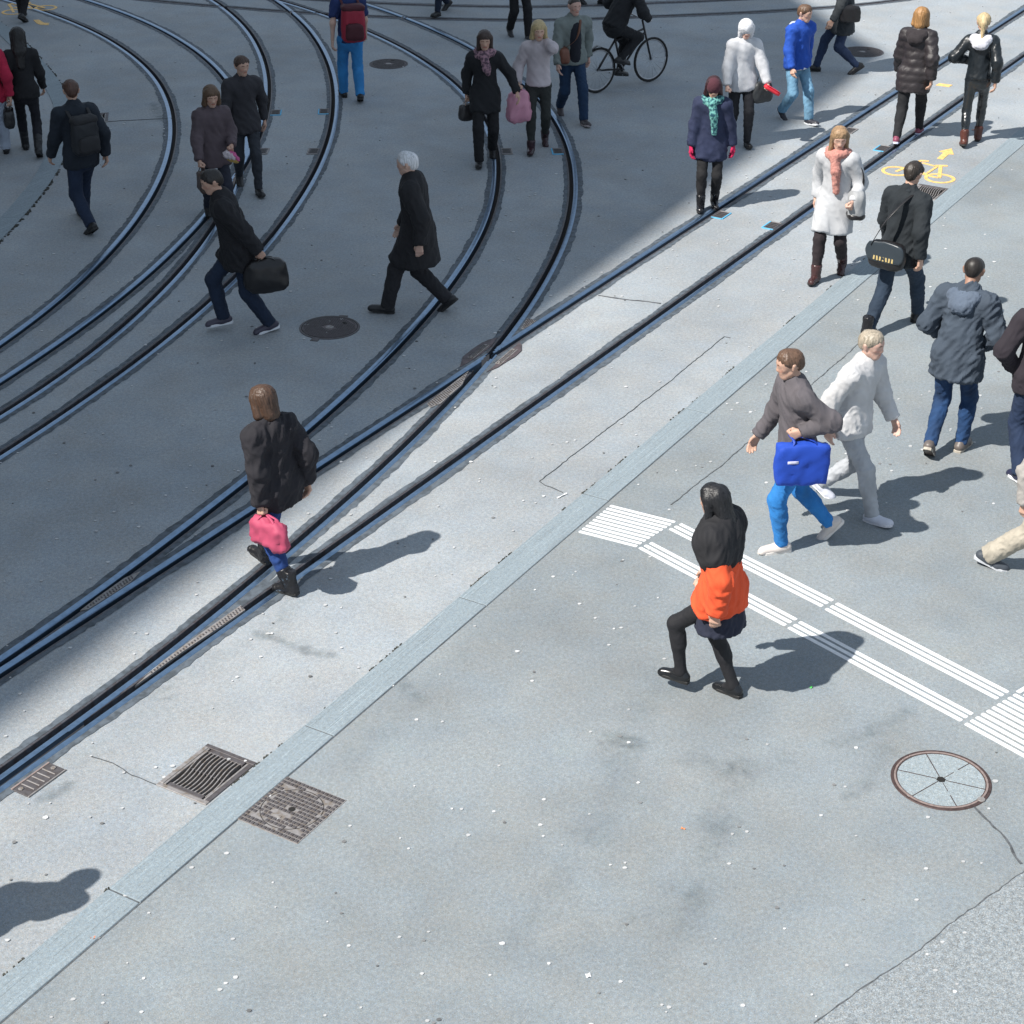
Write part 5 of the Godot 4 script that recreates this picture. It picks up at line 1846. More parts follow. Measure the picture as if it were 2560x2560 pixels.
	last = {"hand_l": w * (hand_at[1.0] * Vector3(-0.03, -0.085, 0)), "hand_r": w * (hand_at[-1.0] * Vector3(0.03, -0.085, 0)), "shoulder_l": w * sh[1.0], "shoulder_r": w * sh[-1.0], "back": w * (P + spine * 0.17 * h - front * 0.115 * h), "hip_l": w * (P + Vector3(0.16, -0.02, 0)), "hip_r": w * (P + Vector3(-0.16, -0.02, 0)), "face": o.rotation.y, "head": w * head_at, "chest": w * (P + spine * 0.2 * h + front * 0.08 * h), "low_back": w * (P + spine * 0.05 * h - front * 0.12 * h), "neck": w * N}
	return o


var last := {}


# ---------------------------------------------------------------- bags and what is carried

func bag(called: String, label: String, at: Vector3, face_: float, size: Vector3, mat: Material, r := 0.03, bulge := 0.12, taper := 0.1, crease := 0.012) -> Node3D:   # at: the middle of its base
	var o := thing(called, label, "bag", at)
	o.rotation.y = face_
	put("body", soft_box(size, r, 10, bulge, taper, crease), mat, o)
	return o


func handle(o: Node3D, size: Vector3, to: Vector3, mat: Material, w := 0.012, both := true) -> void:   # two loops from the upper edge of a bag to the hand
	var t := o.transform.affine_inverse() * to
	for z in ([-0.3, 0.3] if both else [0.0]):
		var p := [Vector3(-size.x * 0.28, size.y * 0.92, z * size.z), Vector3(-size.x * 0.20, lerpf(size.y, t.y, 0.6), z * size.z * 0.6), t, Vector3(size.x * 0.20, lerpf(size.y, t.y, 0.6), z * size.z * 0.6), Vector3(size.x * 0.28, size.y * 0.92, z * size.z)]
		put("handle", tube_mesh(curve(p, 5), w, w * 0.5, 6), mat, o)


func strap(o: Node3D, points: Array, mat: Material, w := 0.018) -> void:   # points in the scene's axes
	var inv := o.transform.affine_inverse()
	var p := []
	for q in points:
		p.append(inv * (q as Vector3))
	put("strap", tube_mesh(curve(p, 6), w, 0.004, 6), mat, o)


func backpack(label: String, main: Material, second: Material, size: Vector3, drop := 0.0) -> void:
	var turn: float = last.face
	var back: Vector3 = -Vector3(sin(turn), 0, cos(turn))
	var at: Vector3 = last.back + back * size.z * 0.42 + Vector3(0, -size.y * 0.48 - drop, 0)
	var o := bag("backpack", label, at, turn, size, main, 0.055, 0.10, 0.12, 0.014)
	var pocket := put("front_pocket", soft_box(Vector3(size.x * 0.74, size.y * 0.45, 0.09), 0.03, 8, 0.12, 0.08, 0.01), second, o)
	pocket.position = Vector3(0, size.y * 0.07, -size.z * 0.55)
	var lid := put("lid", soft_box(Vector3(size.x * 0.94, 0.09, size.z * 0.95), 0.035, 8, 0.1, 0.0, 0.01), second, o)
	lid.position = Vector3(0, size.y * 0.86, 0)
	put("grab_loop", tube_mesh(curve([Vector3(-0.04, size.y * 0.95, size.z * 0.3), Vector3(0, size.y * 1.04, size.z * 0.34), Vector3(0.04, size.y * 0.95, size.z * 0.3)], 4), 0.009, 0.004, 6), second, o)
	for q in ["shoulder_l", "shoulder_r"]:
		var sh: Vector3 = last[q]
		var mid: Vector3 = (last[q] as Vector3).lerp((last.shoulder_l + last.shoulder_r) * 0.5, 0.35)
		strap(o, [at + Vector3(0, size.y * 0.85, 0).lerp(Vector3.ZERO, 0.0) + (mid - last.neck) * Vector3(1, 0, 1) * 0.9, mid + Vector3(0, 0.075, 0) + back * 0.03, mid - back * 0.12 + Vector3(0, -0.05, 0), mid - back * 0.10 + Vector3(0, -0.24, 0), (sh + at) * 0.5 + Vector3(0, -0.06, 0), at + Vector3(0, size.y * 0.2, 0) + (sh - last.neck) * Vector3(1, 0, 1) * 0.8], second, 0.02)


func people() -> void:
	var black := Color(0.010, 0.010, 0.012)
	var denim := Color(0.035, 0.085, 0.20)
	var dark_denim := Color(0.012, 0.024, 0.055)
	var leather := plain(0.012, 0.011, 0.012, 0.35)
	var webbing := plain(0.02, 0.02, 0.022, 0.8)
	# --- the shaded upper left
	person({"label": "person in a long black coat at the top left corner beside the yellow cycle mark", "at": Vector2(-8.55, -31.9), "dir": Vector2(0.2, -1), "h": 1.76, "a": 0.2, "b": 0.22, "hair": "short", "top": {"name": "coat", "color": black, "hem": 0.33, "thick": 0.02}, "legs": {"color": black}})
	person({"label": "person in red jacket, lilac cap and pale trousers, cut by the left edge", "at": Vector2(-6.98, -24.0), "dir": Vector2(-0.25, -0.95), "h": 1.74, "fem": true, "lead": "R", "hair": "short", "hair_color": Color(0.25, 0.2, 0.15), "cap": Color(0.55, 0.52, 0.70), "top": {"color": Color(0.42, 0.012, 0.05), "hem": 0.47}, "legs": {"color": Color(0.50, 0.56, 0.66), "loose": 0.012, "flare": 0.015}})
	person({"label": "person with long black hair in slim black clothes walking away at the left edge", "at": Vector2(-6.58, -24.22), "dir": Vector2(-0.22, -0.97), "h": 1.68, "fem": true, "lead": "L", "hair": "long", "hair_color": Color(0.012, 0.010, 0.010), "top": {"color": black, "hem": 0.48, "thick": 0.007}, "legs": {"color": Color(0.008, 0.008, 0.013), "loose": 0.001}, "shoes": {"kind": "boot", "color": black, "shaft": 0.55}})
	var o := bag("handbag", "black handbag hanging at the left side of the long-haired black figure", last.hand_l + Vector3(-0.03, -0.34, 0.0), last.face, Vector3(0.13, 0.24, 0.30), leather)
	handle(o, Vector3(0.13, 0.24, 0.30), last.hand_l, leather, 0.008)
	person({"label": "person with reddish brown hair and dark jacket walking away by the curved kerb", "at": Vector2(-5.2, -21.27), "dir": Vector2(-0.55, -0.75), "h": 1.80, "lead": "R", "a": 0.34, "b": 0.36, "look": -15.0, "hair": "short", "hair_color": Color(0.10, 0.045, 0.03), "top": {"color": Color(0.012, 0.018, 0.028), "hem": 0.44, "thick": 0.018}, "legs": {"color": dark_denim, "loose": 0.014, "flare": 0.01}, "shoes": {"color": black}})
	backpack("black backpack on the reddish-haired person by the curved kerb", plain(0.012, 0.014, 0.018, 0.6), webbing, Vector3(0.32, 0.42, 0.17))
	person({"label": "person in dark jacket standing behind the mauve coat, between the shining rails", "at": Vector2(-3.42, -22.75), "dir": Vector2(0.25, 1), "h": 1.72, "face": true, "look": 20.0, "hair": "short", "hair_color": Color(0.09, 0.05, 0.035), "top": {"color": Color(0.035, 0.034, 0.04), "hem": 0.45}, "legs": {"color": Color(0.03, 0.035, 0.045)}})
	person({"label": "person in a mauve brown coat stepping over the shining rails", "at": Vector2(-3.66, -21.62), "dir": Vector2(0.38, 0.92), "h": 1.66, "fem": true, "lead": "L", "a": 0.30, "b": 0.24, "face": true, "nod": 14.0, "lean": 7.0, "hair": "bob", "hair_color": Color(0.14, 0.08, 0.045), "top": {"name": "coat", "color": Color(0.10, 0.075, 0.085), "hem": 0.42, "thick": 0.02, "flare": 0.02}, "legs": {"color": Color(0.02, 0.024, 0.04)}, "shoes": {"color": black}, "grip_r": true, "hand_l": [0.20, 1.02, 0.22], "grip_l": true})
	o = bag("handbag", "brown handbag in the right hand of the mauve coat wearer", last.hand_r + Vector3(0, -0.30, 0), last.face, Vector3(0.12, 0.22, 0.26), plain(0.07, 0.045, 0.035, 0.5))
	handle(o, Vector3(0.12, 0.22, 0.26), last.hand_r, plain(0.07, 0.045, 0.035, 0.5), 0.008)
	o = thing("bundle", "small bundle of pink, white and yellow cloth in the mauve coat wearer's hand", "cloth bundle", last.hand_l + Vector3(0, -0.05, 0))
	for e in [[Vector3(0.0, -0.01, 0), 0.042, Color(0.50, 0.10, 0.25)], [Vector3(-0.04, 0.0, 0.02), 0.040, Color(0.50, 0.44, 0.46)], [Vector3(-0.01, -0.05, 0.01), 0.026, Color(0.42, 0.28, 0.08)]]:
		put("cloth", skin([bone(e[0], e[0] + Vector3(0.09, -0.04, 0.02), e[1], e[1] * 0.5)], 0.010, 0.008, 0.022, 14.0, 0.0, e[1] * 100.0), cloth(e[2].r, e[2].g, e[2].b), o)
	person({"label": "person in bulky black jacket leaning forward, wearing white-toed sneakers", "at": Vector2(-2.86, -18.0), "dir": Vector2(-0.93, 0.30), "h": 1.78, "lead": "R", "a": 0.20, "b": 0.27, "heel": 10.0, "swing": 0.07, "toe": -6.0, "lean": 15.0, "nod": 18.0, "hair": "short", "hair_color": Color(0.025, 0.02, 0.018), "top": {"color": Color(0.012, 0.012, 0.015), "hem": 0.43, "thick": 0.030, "wrinkle": 0.02}, "legs": {"color": Color(0.010, 0.022, 0.05), "loose": 0.014, "flare": 0.012}, "shoes": {"color": Color(0.05, 0.045, 0.07), "sole": Color(0.7, 0.72, 0.75), "laces": Color(0.7, 0.7, 0.72)}, "grip_l": true, "hand_l": [0.26, 0.74, -0.30]})
	o = bag("shoulder_bag", "large black bag swinging behind the person in white-toed sneakers", last.hand_l + Vector3(0.03, -0.36, 0.02), last.face, Vector3(0.16, 0.32, 0.42), leather, 0.05, 0.2)
	handle(o, Vector3(0.16, 0.32, 0.42), last.hand_l, leather)
	person({"label": "person in blue T-shirt and bright blue jeans walking away with a red backpack", "at": Vector2(-2.40, -26.92), "dir": Vector2(-0.22, -0.97), "h": 1.76, "lead": "L", "a": 0.20, "b": 0.22, "heel": 20.0, "hair": "short", "hair_color": Color(0.06, 0.04, 0.03), "skin": Color(0.58, 0.38, 0.30), "top": {"name": "shirt", "color": Color(0.012, 0.03, 0.12), "hem": 0.50, "thick": 0.008, "sleeves": 0.0}, "legs": {"color": Color(0.035, 0.24, 0.56), "loose": 0.014, "flare": 0.012}, "shoes": {"color": black}})
	backpack("dark red backpack with black straps on the person in bright blue jeans", plain(0.30, 0.012, 0.035, 0.6), plain(0.06, 0.008, 0.015, 0.7), Vector3(0.34, 0.50, 0.20), 0.03)
	person({"label": "white-haired person in a long black coat stepping across the left branch rail", "at": Vector2(-1.0, -18.52), "dir": Vector2(-0.92, -0.22), "h": 1.80, "lead": "L", "a": 0.34, "b": 0.36, "heel": 42.0, "lean": 6.0, "hair": "short", "hair_color": Color(0.80, 0.80, 0.84), "skin": Color(0.52, 0.34, 0.27), "top": {"name": "coat", "color": Color(0.012, 0.012, 0.015), "hem": 0.33, "thick": 0.045, "flare": 0.045}, "legs": {"color": Color(0.018, 0.018, 0.022), "loose": 0.020, "flare": 0.01}, "shoes": {"color": black}})
	person({"label": "person in black with dark hair and a pinkish plaid scarf, walking towards us", "at": Vector2(-0.36, -23.95), "dir": Vector2(0.05, 1), "h": 1.74, "fem": true, "lead": "R", "a": 0.26, "b": 0.24, "face": true, "nod": 12.0, "hair": "long", "hair_color": Color(0.06, 0.035, 0.028), "scarf": Color(0.34, 0.20, 0.24), "scarf2": Color(0.08, 0.05, 0.07), "top": {"name": "coat", "color": Color(0.012, 0.013, 0.016), "hem": 0.40, "thick": 0.014, "flare": 0.015}, "legs": {"color": Color(0.009, 0.009, 0.011), "loose": 0.010, "flare": 0.01}, "shoes": {"color": black}, "hand_l": [0.42, 0.98, 0.12], "grip_r": true})
	o = bag("handbag", "pale brown and black bag in the right hand of the scarf wearer", last.hand_r + Vector3(0.0, -0.26, 0.02), last.face + 0.5, Vector3(0.26, 0.20, 0.12), plain(0.03, 0.027, 0.028, 0.5))
	handle(o, Vector3(0.26, 0.20, 0.12), last.hand_r, plain(0.28, 0.19, 0.15, 0.6), 0.009)
	person({"label": "blonde person in a short pale pink jacket holding a phone to the cheek", "at": Vector2(0.36, -24.48), "dir": Vector2(-0.02, 1), "h": 1.72, "fem": true, "lead": "R", "a": 0.22, "b": 0.26, "face": true, "nod": 10.0, "look": 8.0, "hair": "bob", "hair_color": Color(0.62, 0.47, 0.25), "skin": Color(0.56, 0.36, 0.27), "top": {"color": Color(0.55, 0.49, 0.51), "hem": 0.53, "thick": 0.016, "wrinkle": 0.009}, "legs": {"color": Color(0.028, 0.032, 0.030), "loose": 0.003}, "shoes": {"kind": "boot", "color": Color(0.035, 0.015, 0.02), "shaft": 0.25, "rough": 0.3}, "hand_l": [0.115, 1.52, 0.10], "pole_l": Vector3(0.8, -1.0, 0.2), "thumb": Vector3(0, 0, 1), "grip_l": true, "grip_r": true, "hand_r": [-0.28, 0.98, 0.16]})
	var phone := thing("phone", "black mobile phone at the blonde person's cheek", "phone", last.hand_l + Vector3(-0.015, 0.05, -0.01))
	phone.rotation = Vector3(0.5, last.face, 0.25)
	put("case", soft_box(Vector3(0.012, 0.13, 0.065), 0.005, 4), plain(0.01, 0.01, 0.012, 0.2), phone)
	o = bag("carrier_bag", "pink carrier bag in the right hand of the blonde person", last.hand_r + Vector3(-0.02, -0.43, 0.02), last.face + 0.3, Vector3(0.33, 0.40, 0.20), cloth(0.60, 0.27, 0.36, 0.45), 0.07, 0.12, 0.28, 0.03)
	handle(o, Vector3(0.30, 0.40, 0.18), last.hand_r, plain(0.60, 0.30, 0.40, 0.5))
	person({"label": "short-haired person in open grey green jacket over black pullover, walking towards us", "at": Vector2(0.86, -25.95), "dir": Vector2(0.22, 0.97), "h": 1.76, "lead": "L", "a": 0.36, "b": 0.34, "face": true, "nod": 6.0, "look": 10.0, "hair": "crop", "hair_color": Color(0.04, 0.03, 0.025), "skin": Color(0.50, 0.31, 0.25), "top": {"color": Color(0.19, 0.22, 0.21), "hem": 0.47, "thick": 0.020, "inside": Color(0.010, 0.012, 0.02)}, "legs": {"color": Color(0.010, 0.035, 0.085), "loose": 0.012, "flare": 0.010}, "shoes": {"color": Color(0.06, 0.05, 0.055), "sole": Color(0.35, 0.3, 0.3)}})
	o = bag("shoulder_bag", "brown leather bag worn across the open grey green jacket", last.hip_r + Vector3(0.02, 0.02, 0.14), last.face, Vector3(0.14, 0.20, 0.28), plain(0.16, 0.06, 0.035, 0.45))
	strap(o, [last.hip_r + Vector3(0.03, 0.2, 0.14), last.chest + Vector3(0, 0.0, 0.10), last.shoulder_l.lerp(last.neck, 0.5) + Vector3(0, 0.05, 0.06), last.back + Vector3(0, 0.1, 0.04)], plain(0.14, 0.055, 0.03, 0.5))
	cyclist()
	person({"label": "pair of dark jeans legs at the top edge, left of the cyclist, farther tram rails", "at": Vector2(-1.22, -32.5), "dir": Vector2(-0.6, 0.8), "h": 1.72, "hair": "short", "top": {"color": Color(0.02, 0.022, 0.03), "hem": 0.45}, "legs": {"color": Color(0.014, 0.024, 0.05), "loose": 0.01}, "shoes": {"color": black}})
	person({"label": "person in black trousers cut by the top edge, above the blonde person's head", "at": Vector2(0.10, -30.75), "dir": Vector2(0.35, 0.94), "h": 1.74, "lead": "L", "a": 0.25, "b": 0.2, "hair": "short", "top": {"color": Color(0.012, 0.012, 0.015), "hem": 0.40, "thick": 0.02}, "legs": {"color": black, "loose": 0.01, "flare": 0.01}, "shoes": {"color": Color(0.03, 0.03, 0.035), "sole": Color(0.3, 0.3, 0.32)}})
	person({"label": "dark shoes and trouser ends at the top edge above the grey green jacket", "at": Vector2(1.40, -33.2), "dir": Vector2(0.8, 0.6), "h": 1.72, "a": 0.2, "b": 0.2, "hair": "short", "top": {"color": Color(0.02, 0.02, 0.022), "hem": 0.42}, "legs": {"color": Color(0.022, 0.022, 0.026), "loose": 0.01}, "shoes": {"color": black}})
	# --- the sunny right
	person({"label": "person in a white hooded jacket with hood up, holding a red purse", "at": Vector2(3.16, -24.75), "dir": Vector2(0.05, 1), "h": 1.68, "fem": true, "lead": "L", "a": 0.2, "b": 0.22, "face": true, "nod": 18.0, "hair": "short", "hair_color": Color(0.6, 0.5, 0.4), "skin": Color(0.58, 0.38, 0.31), "top": {"color": Color(0.56, 0.57, 0.60), "hem": 0.46, "thick": 0.028, "flare": 0.02, "hood_up": Color(0.58, 0.59, 0.62), "wrinkle": 0.009}, "legs": {"color": Color(0.014, 0.015, 0.02), "loose": 0.008}, "shoes": {"color": black}, "hand_l": [0.34, 0.92, 0.20], "grip_l": true, "grip_r": true})
	var purse := thing("purse", "bright red purse in the left hand of the white hooded person", "purse", last.hand_l + Vector3(0.05, -0.03, 0.02))
	purse.rotation = Vector3(0, 0.15, -0.55)
	put("body", soft_box(Vector3(0.24, 0.055, 0.09), 0.02, 6, 0.05), plain(0.75, 0.03, 0.05, 0.35), purse)
	put("flap", soft_box(Vector3(0.235, 0.012, 0.092), 0.005, 4), plain(0.70, 0.03, 0.05, 0.35), purse).position = Vector3(0, 0.05, 0.003)
	o = bag("handbag", "dark grey bag below the red purse of the white hooded person", last.hip_l + Vector3(0.12, -0.26, 0.04), last.face + 0.4, Vector3(0.30, 0.26, 0.14), plain(0.03, 0.033, 0.036, 0.5), 0.04, 0.15)
	strap(o, [last.hip_l + Vector3(0.05, 0.0, 0.04), last.hip_l + Vector3(0.10, 0.3, 0.05), last.shoulder_l + Vector3(0.0, 0.07, 0.0), last.hip_l + Vector3(0.16, 0.3, -0.02), last.hip_l + Vector3(0.2, 0.0, 0.02)], leather, 0.012)
	person({"label": "person in navy coat with green and teal scarf and red gloves by the rail", "at": Vector2(2.47, -22.02), "dir": Vector2(-0.06, 1), "h": 1.63, "fem": true, "lead": "R", "a": 0.15, "b": 0.06, "heel": 6.0, "face": true, "nod": 20.0, "hair": "bob", "hair_color": Color(0.05, 0.016, 0.02), "cap": Color(0.07, 0.02, 0.03), "scarf": Color(0.16, 0.42, 0.38), "scarf2": Color(0.01, 0.06, 0.09), "scarf_long": 0.2, "top": {"name": "coat", "color": Color(0.020, 0.028, 0.070), "hem": 0.40, "thick": 0.024, "flare": 0.02}, "legs": {"color": black, "loose": 0.004}, "shoes": {"kind": "boot", "color": black, "shaft": 0.35, "rough": 0.25}, "gloves": Color(0.45, 0.01, 0.07), "hand_r": [-0.27, 0.80, 0.10], "hand_l": [0.31, 0.84, 0.02]})
	person({"label": "young person in bright blue jacket with white trim and light blue jeans", "at": Vector2(4.08, -25.86), "dir": Vector2(0.45, 0.89), "h": 1.64, "lead": "L", "a": 0.28, "b": 0.24, "face": true, "nod": 12.0, "look": 25.0, "hair": "short", "hair_color": Color(0.16, 0.09, 0.055), "skin": Color(0.56, 0.35, 0.27), "top": {"color": Color(0.012, 0.075, 0.42), "hem": 0.48, "thick": 0.022, "trim": Color(0.68, 0.70, 0.78), "hood": Color(0.55, 0.60, 0.75)}, "legs": {"color": Color(0.20, 0.40, 0.58), "loose": 0.014, "flare": 0.012, "tint": 0.5}, "shoes": {"color": Color(0.03, 0.03, 0.04), "sole": Color(0.7, 0.72, 0.75)}})
	person({"label": "person in dark grey coat and blue jeans at the top edge beside the sunlit manhole", "at": Vector2(5.18, -28.48), "dir": Vector2(-0.97, 0.05), "h": 1.78, "lead": "R", "a": 0.36, "b": 0.30, "hair": "short", "top": {"name": "coat", "color": Color(0.030, 0.036, 0.042), "hem": 0.36, "thick": 0.02, "flare": 0.02}, "legs": {"color": Color(0.018, 0.035, 0.085), "loose": 0.01}, "shoes": {"color": black}})
	o = bag("shoulder_bag", "black bag at the near side of the dark grey coat at the top edge", last.hip_l + Vector3(0.02, 0.0, 0.12), last.face, Vector3(0.12, 0.24, 0.30), leather)
	strap(o, [last.hip_l + Vector3(0.05, 0.2, 0.12), last.chest + Vector3(0, 0, 0.08), last.shoulder_r.lerp(last.neck, 0.5) + Vector3(0, 0.05, 0)], leather)
	person({"label": "person with ginger hair in a long dark brown quilted coat walking away along the rail", "at": Vector2(5.56, -24.92), "dir": Vector2(0.36, -0.93), "h": 1.80, "fem": true, "lead": "R", "a": 0.32, "b": 0.34, "heel": 12.0, "toe": 2.0, "hair": "bob", "hair_color": Color(0.42, 0.22, 0.085), "top": {"name": "coat", "color": Color(0.026, 0.021, 0.024), "hem": 0.39, "thick": 0.034, "flare": 0.014, "puff": 0.010, "wrinkle": 0.010, "rough": 0.55, "hood": Color(0.026, 0.021, 0.024)}, "legs": {"color": Color(0.010, 0.011, 0.014), "loose": 0.010}, "shoes": {"color": Color(0.22, 0.05, 0.09), "sole": Color(0.62, 0.65, 0.78)}})
	person({"label": "blonde person in black leather jacket with white hood and black leather trousers", "at": Vector2(6.40, -24.70), "dir": Vector2(0.22, -0.97), "h": 1.74, "fem": true, "lead": "R", "a": 0.20, "b": 0.22, "heel": 14.0, "toe": 0.0, "side": 2.0, "hair": "tail", "hair_color": Color(0.66, 0.50, 0.29), "top": {"color": Color(0.010, 0.014, 0.018), "hem": 0.53, "thick": 0.012, "rough": 0.38, "hood": Color(0.66, 0.66, 0.72)}, "legs": {"color": Color(0.008, 0.011, 0.014), "loose": 0.001, "rough": 0.30, "gloss": true, "sheen": 0.0, "tint": 0.0, "wrinkle": 0.006, "wave": 12.0}, "shoes": {"kind": "boot", "color": Color(0.085, 0.026, 0.018), "shaft": 0.28, "rough": 0.4}, "hand_l": [0.16, 1.14, 0.12], "pole_l": Vector3(1, -0.2, -0.6), "grip_l": true})
	person({"label": "long fair-haired person in white coat and brown ankle boots beside the lower straight rail", "at": Vector2(3.64, -19.60), "dir": Vector2(-0.40, 0.92), "h": 1.74, "fem": true, "lead": "R", "a": 0.24, "b": 0.26, "heel": 30.0, "face": true, "nod": 16.0, "look": 22.0, "lean": 5.0, "hair": "long", "hair_color": Color(0.40, 0.25, 0.14), "skin": Color(0.56, 0.35, 0.27), "scarf": Color(0.50, 0.24, 0.20), "scarf2": Color(0.45, 0.20, 0.17), "scarf_long": 0.2, "top": {"name": "coat", "color": Color(0.50, 0.51, 0.53), "hem": 0.33, "thick": 0.020, "flare": 0.03, "wrinkle": 0.009}, "legs": {"color": Color(0.022, 0.015, 0.018), "loose": 0.004}, "shoes": {"kind": "boot", "color": Color(0.055, 0.024, 0.024), "shaft": 0.3, "rough": 0.25}, "grip_l": true, "hand_l": [0.25, 1.0, 0.20]})
	o = bag("shoulder_bag", "pale grey bag with black base hanging at the white coat wearer's left side", last.hip_l + Vector3(0.06, -0.10, 0.08), last.face + 0.3, Vector3(0.18, 0.30, 0.36), plain(0.30, 0.31, 0.32, 0.6), 0.05, 0.15)
	put("base", soft_box(Vector3(0.19, 0.09, 0.37), 0.04, 8, 0.1, 0.0, 0.008), leather, o).position = Vector3(0, -0.01, 0)
	strap(o, [last.hip_l + Vector3(0.08, 0.16, -0.02), last.hip_l + Vector3(0.06, 0.4, -0.02), last.shoulder_l + Vector3(-0.01, 0.075, 0.0), last.hip_l + Vector3(0.1, 0.4, 0.12), last.hip_l + Vector3(0.1, 0.16, 0.14)], leather, 0.014)
	person({"label": "person in a knee-length black coat and turned-up jeans walking away across the kerb", "at": Vector2(4.08, -18.04), "dir": Vector2(0.62, -0.78), "h": 1.84, "lead": "R", "a": 0.36, "b": 0.36, "heel": 6.0, "toe": 2.0, "nod": 16.0, "hair": "short", "hair_color": Color(0.035, 0.026, 0.020), "top": {"name": "coat", "color": Color(0.013, 0.018, 0.023), "hem": 0.42, "thick": 0.022, "flare": 0.03}, "legs": {"color": Color(0.018, 0.034, 0.06), "loose": 0.012, "flare": 0.008}, "shoes": {"kind": "boot", "color": black, "rough": 0.35}})
	o = bag("shoulder_bag", "black messenger bag with gold print on the back of the knee-length coat", last.low_back + Vector3(-0.03, -0.22, 0.06), last.face, Vector3(0.36, 0.27, 0.12), leather, 0.04, 0.15, 0.0, 0.01)
	put("flap", soft_box(Vector3(0.365, 0.19, 0.03), 0.012, 8, 0.2, 0.0, 0.008), plain(0.03, 0.04, 0.05, 0.35), o).position = Vector3(0, 0.085, -0.066)
	var gold := tool()
	for k in 7:
		join_box(gold, Transform3D(Basis(Vector3(0, 0, 1), 0.12 * sin(k * 2.2)), Vector3(-0.105 + k * 0.035, 0.115, -0.083)), Vector3(0.018, 0.045 + 0.01 * sin(k * 3.1), 0.006))
	put("gold_print", gold.commit(), plain(0.55, 0.42, 0.18, 0.4), o)
	strap(o, [last.low_back + Vector3(-0.2, 0.02, 0.02), last.back + Vector3(-0.05, 0.12, 0.06), last.shoulder_r.lerp(last.neck, 0.45) + Vector3(0, 0.075, 0), last.chest + Vector3(0.05, 0.0, 0.0)], leather, 0.022)
	person({"label": "dark-haired person in blue grey hooded jacket and blue jeans, hands in front pockets", "at": Vector2(4.03, -15.08), "dir": Vector2(0.50, -0.87), "h": 1.84, "lead": "R", "a": 0.13, "b": 0.26, "heel": 40.0, "toe": 0.0, "lean": 9.0, "nod": 26.0, "hair": "crop", "hair_color": Color(0.022, 0.017, 0.015), "skin": Color(0.30, 0.17, 0.12), "top": {"color": Color(0.050, 0.068, 0.095), "hem": 0.43, "thick": 0.028, "flare": 0.02, "hood": Color(0.10, 0.13, 0.18), "wrinkle": 0.020, "wave": 5.5}, "legs": {"color": Color(0.014, 0.055, 0.155), "loose": 0.008, "tint": 0.5, "flare": 0.006}, "shoes": {"color": Color(0.13, 0.11, 0.10), "sole": Color(0.42, 0.38, 0.32)}, "pockets": true, "hand_l": [0.17, 1.0, 0.20], "hand_r": [-0.17, 1.0, 0.20], "pole_l": Vector3(1, 0, -0.7), "pole_r": Vector3(-1, 0, -0.7)})
	person({"label": "person in dark plum jacket and dark blue jeans cut by the right edge", "at": Vector2(4.66, -14.62), "dir": Vector2(-0.10, -1), "h": 1.84, "lead": "R", "a": 0.16, "b": 0.14, "heel": 8.0, "toe": 0.0, "hair": "short", "top": {"color": Color(0.022, 0.017, 0.024), "hem": 0.47, "thick": 0.026}, "legs": {"color": Color(0.012, 0.026, 0.065), "loose": 0.016, "flare": 0.016}, "shoes": {"color": Color(0.02, 0.022, 0.055), "sole": Color(0.75, 0.76, 0.8)}, "pockets": true, "hand_l": [0.20, 0.98, 0.14], "hand_r": [-0.20, 0.98, 0.14], "pole_l": Vector3(1, 0, -0.5), "pole_r": Vector3(-1, 0, -0.5)})
	person({"label": "dark-clad person almost out of view at the right edge beside the kerb", "at": Vector2(6.86, -22.55), "dir": Vector2(0.1, -1), "h": 1.74, "hair": "short", "top": {"name": "coat", "color": Color(0.03, 0.032, 0.035), "hem": 0.4, "thick": 0.02}, "legs": {"color": Color(0.03, 0.03, 0.033)}})
	person({"label": "brown-haired person in grey brown jacket and bright blue jeans carrying a blue bag", "at": Vector2(2.35, -13.34), "dir": Vector2(-0.98, 0.10), "h": 1.76, "lead": "L", "a": 0.10, "b": 0.46, "heel": 48.0, "toe": 0.0, "lean": 7.0, "nod": 14.0, "hair": "short", "hair_color": Color(0.15, 0.085, 0.055), "top": {"color": Color(0.105, 0.095, 0.105), "hem": 0.47, "thick": 0.022}, "legs": {"color": Color(0.022, 0.20, 0.55), "loose": 0.010, "tint": 0.35}, "shoes": {"color": Color(0.62, 0.56, 0.52), "sole": Color(0.72, 0.68, 0.64), "laces": Color(0.75, 0.72, 0.7)}, "grip_l": true, "hand_l": [0.23, 1.17, 0.04], "pole_l": Vector3(0.25, -0.8, -1)})
	o = bag("carrier_bag", "cobalt blue carrier bag beside the bright blue jeans", last.hand_l + Vector3(0.10, -0.40, 0.06), last.face + PI / 2, Vector3(0.40, 0.34, 0.11), cloth(0.008, 0.055, 0.40, 0.75), 0.014, 0.10, -0.04, 0.016)
	handle(o, Vector3(0.40, 0.34, 0.11), last.hand_l, plain(0.01, 0.05, 0.35, 0.5))
	put("logo", soft_box(Vector3(0.09, 0.025, 0.006), 0.002, 3), plain(0.6, 0.6, 0.75, 0.5), o).position = Vector3(-0.09, 0.20, 0.066)
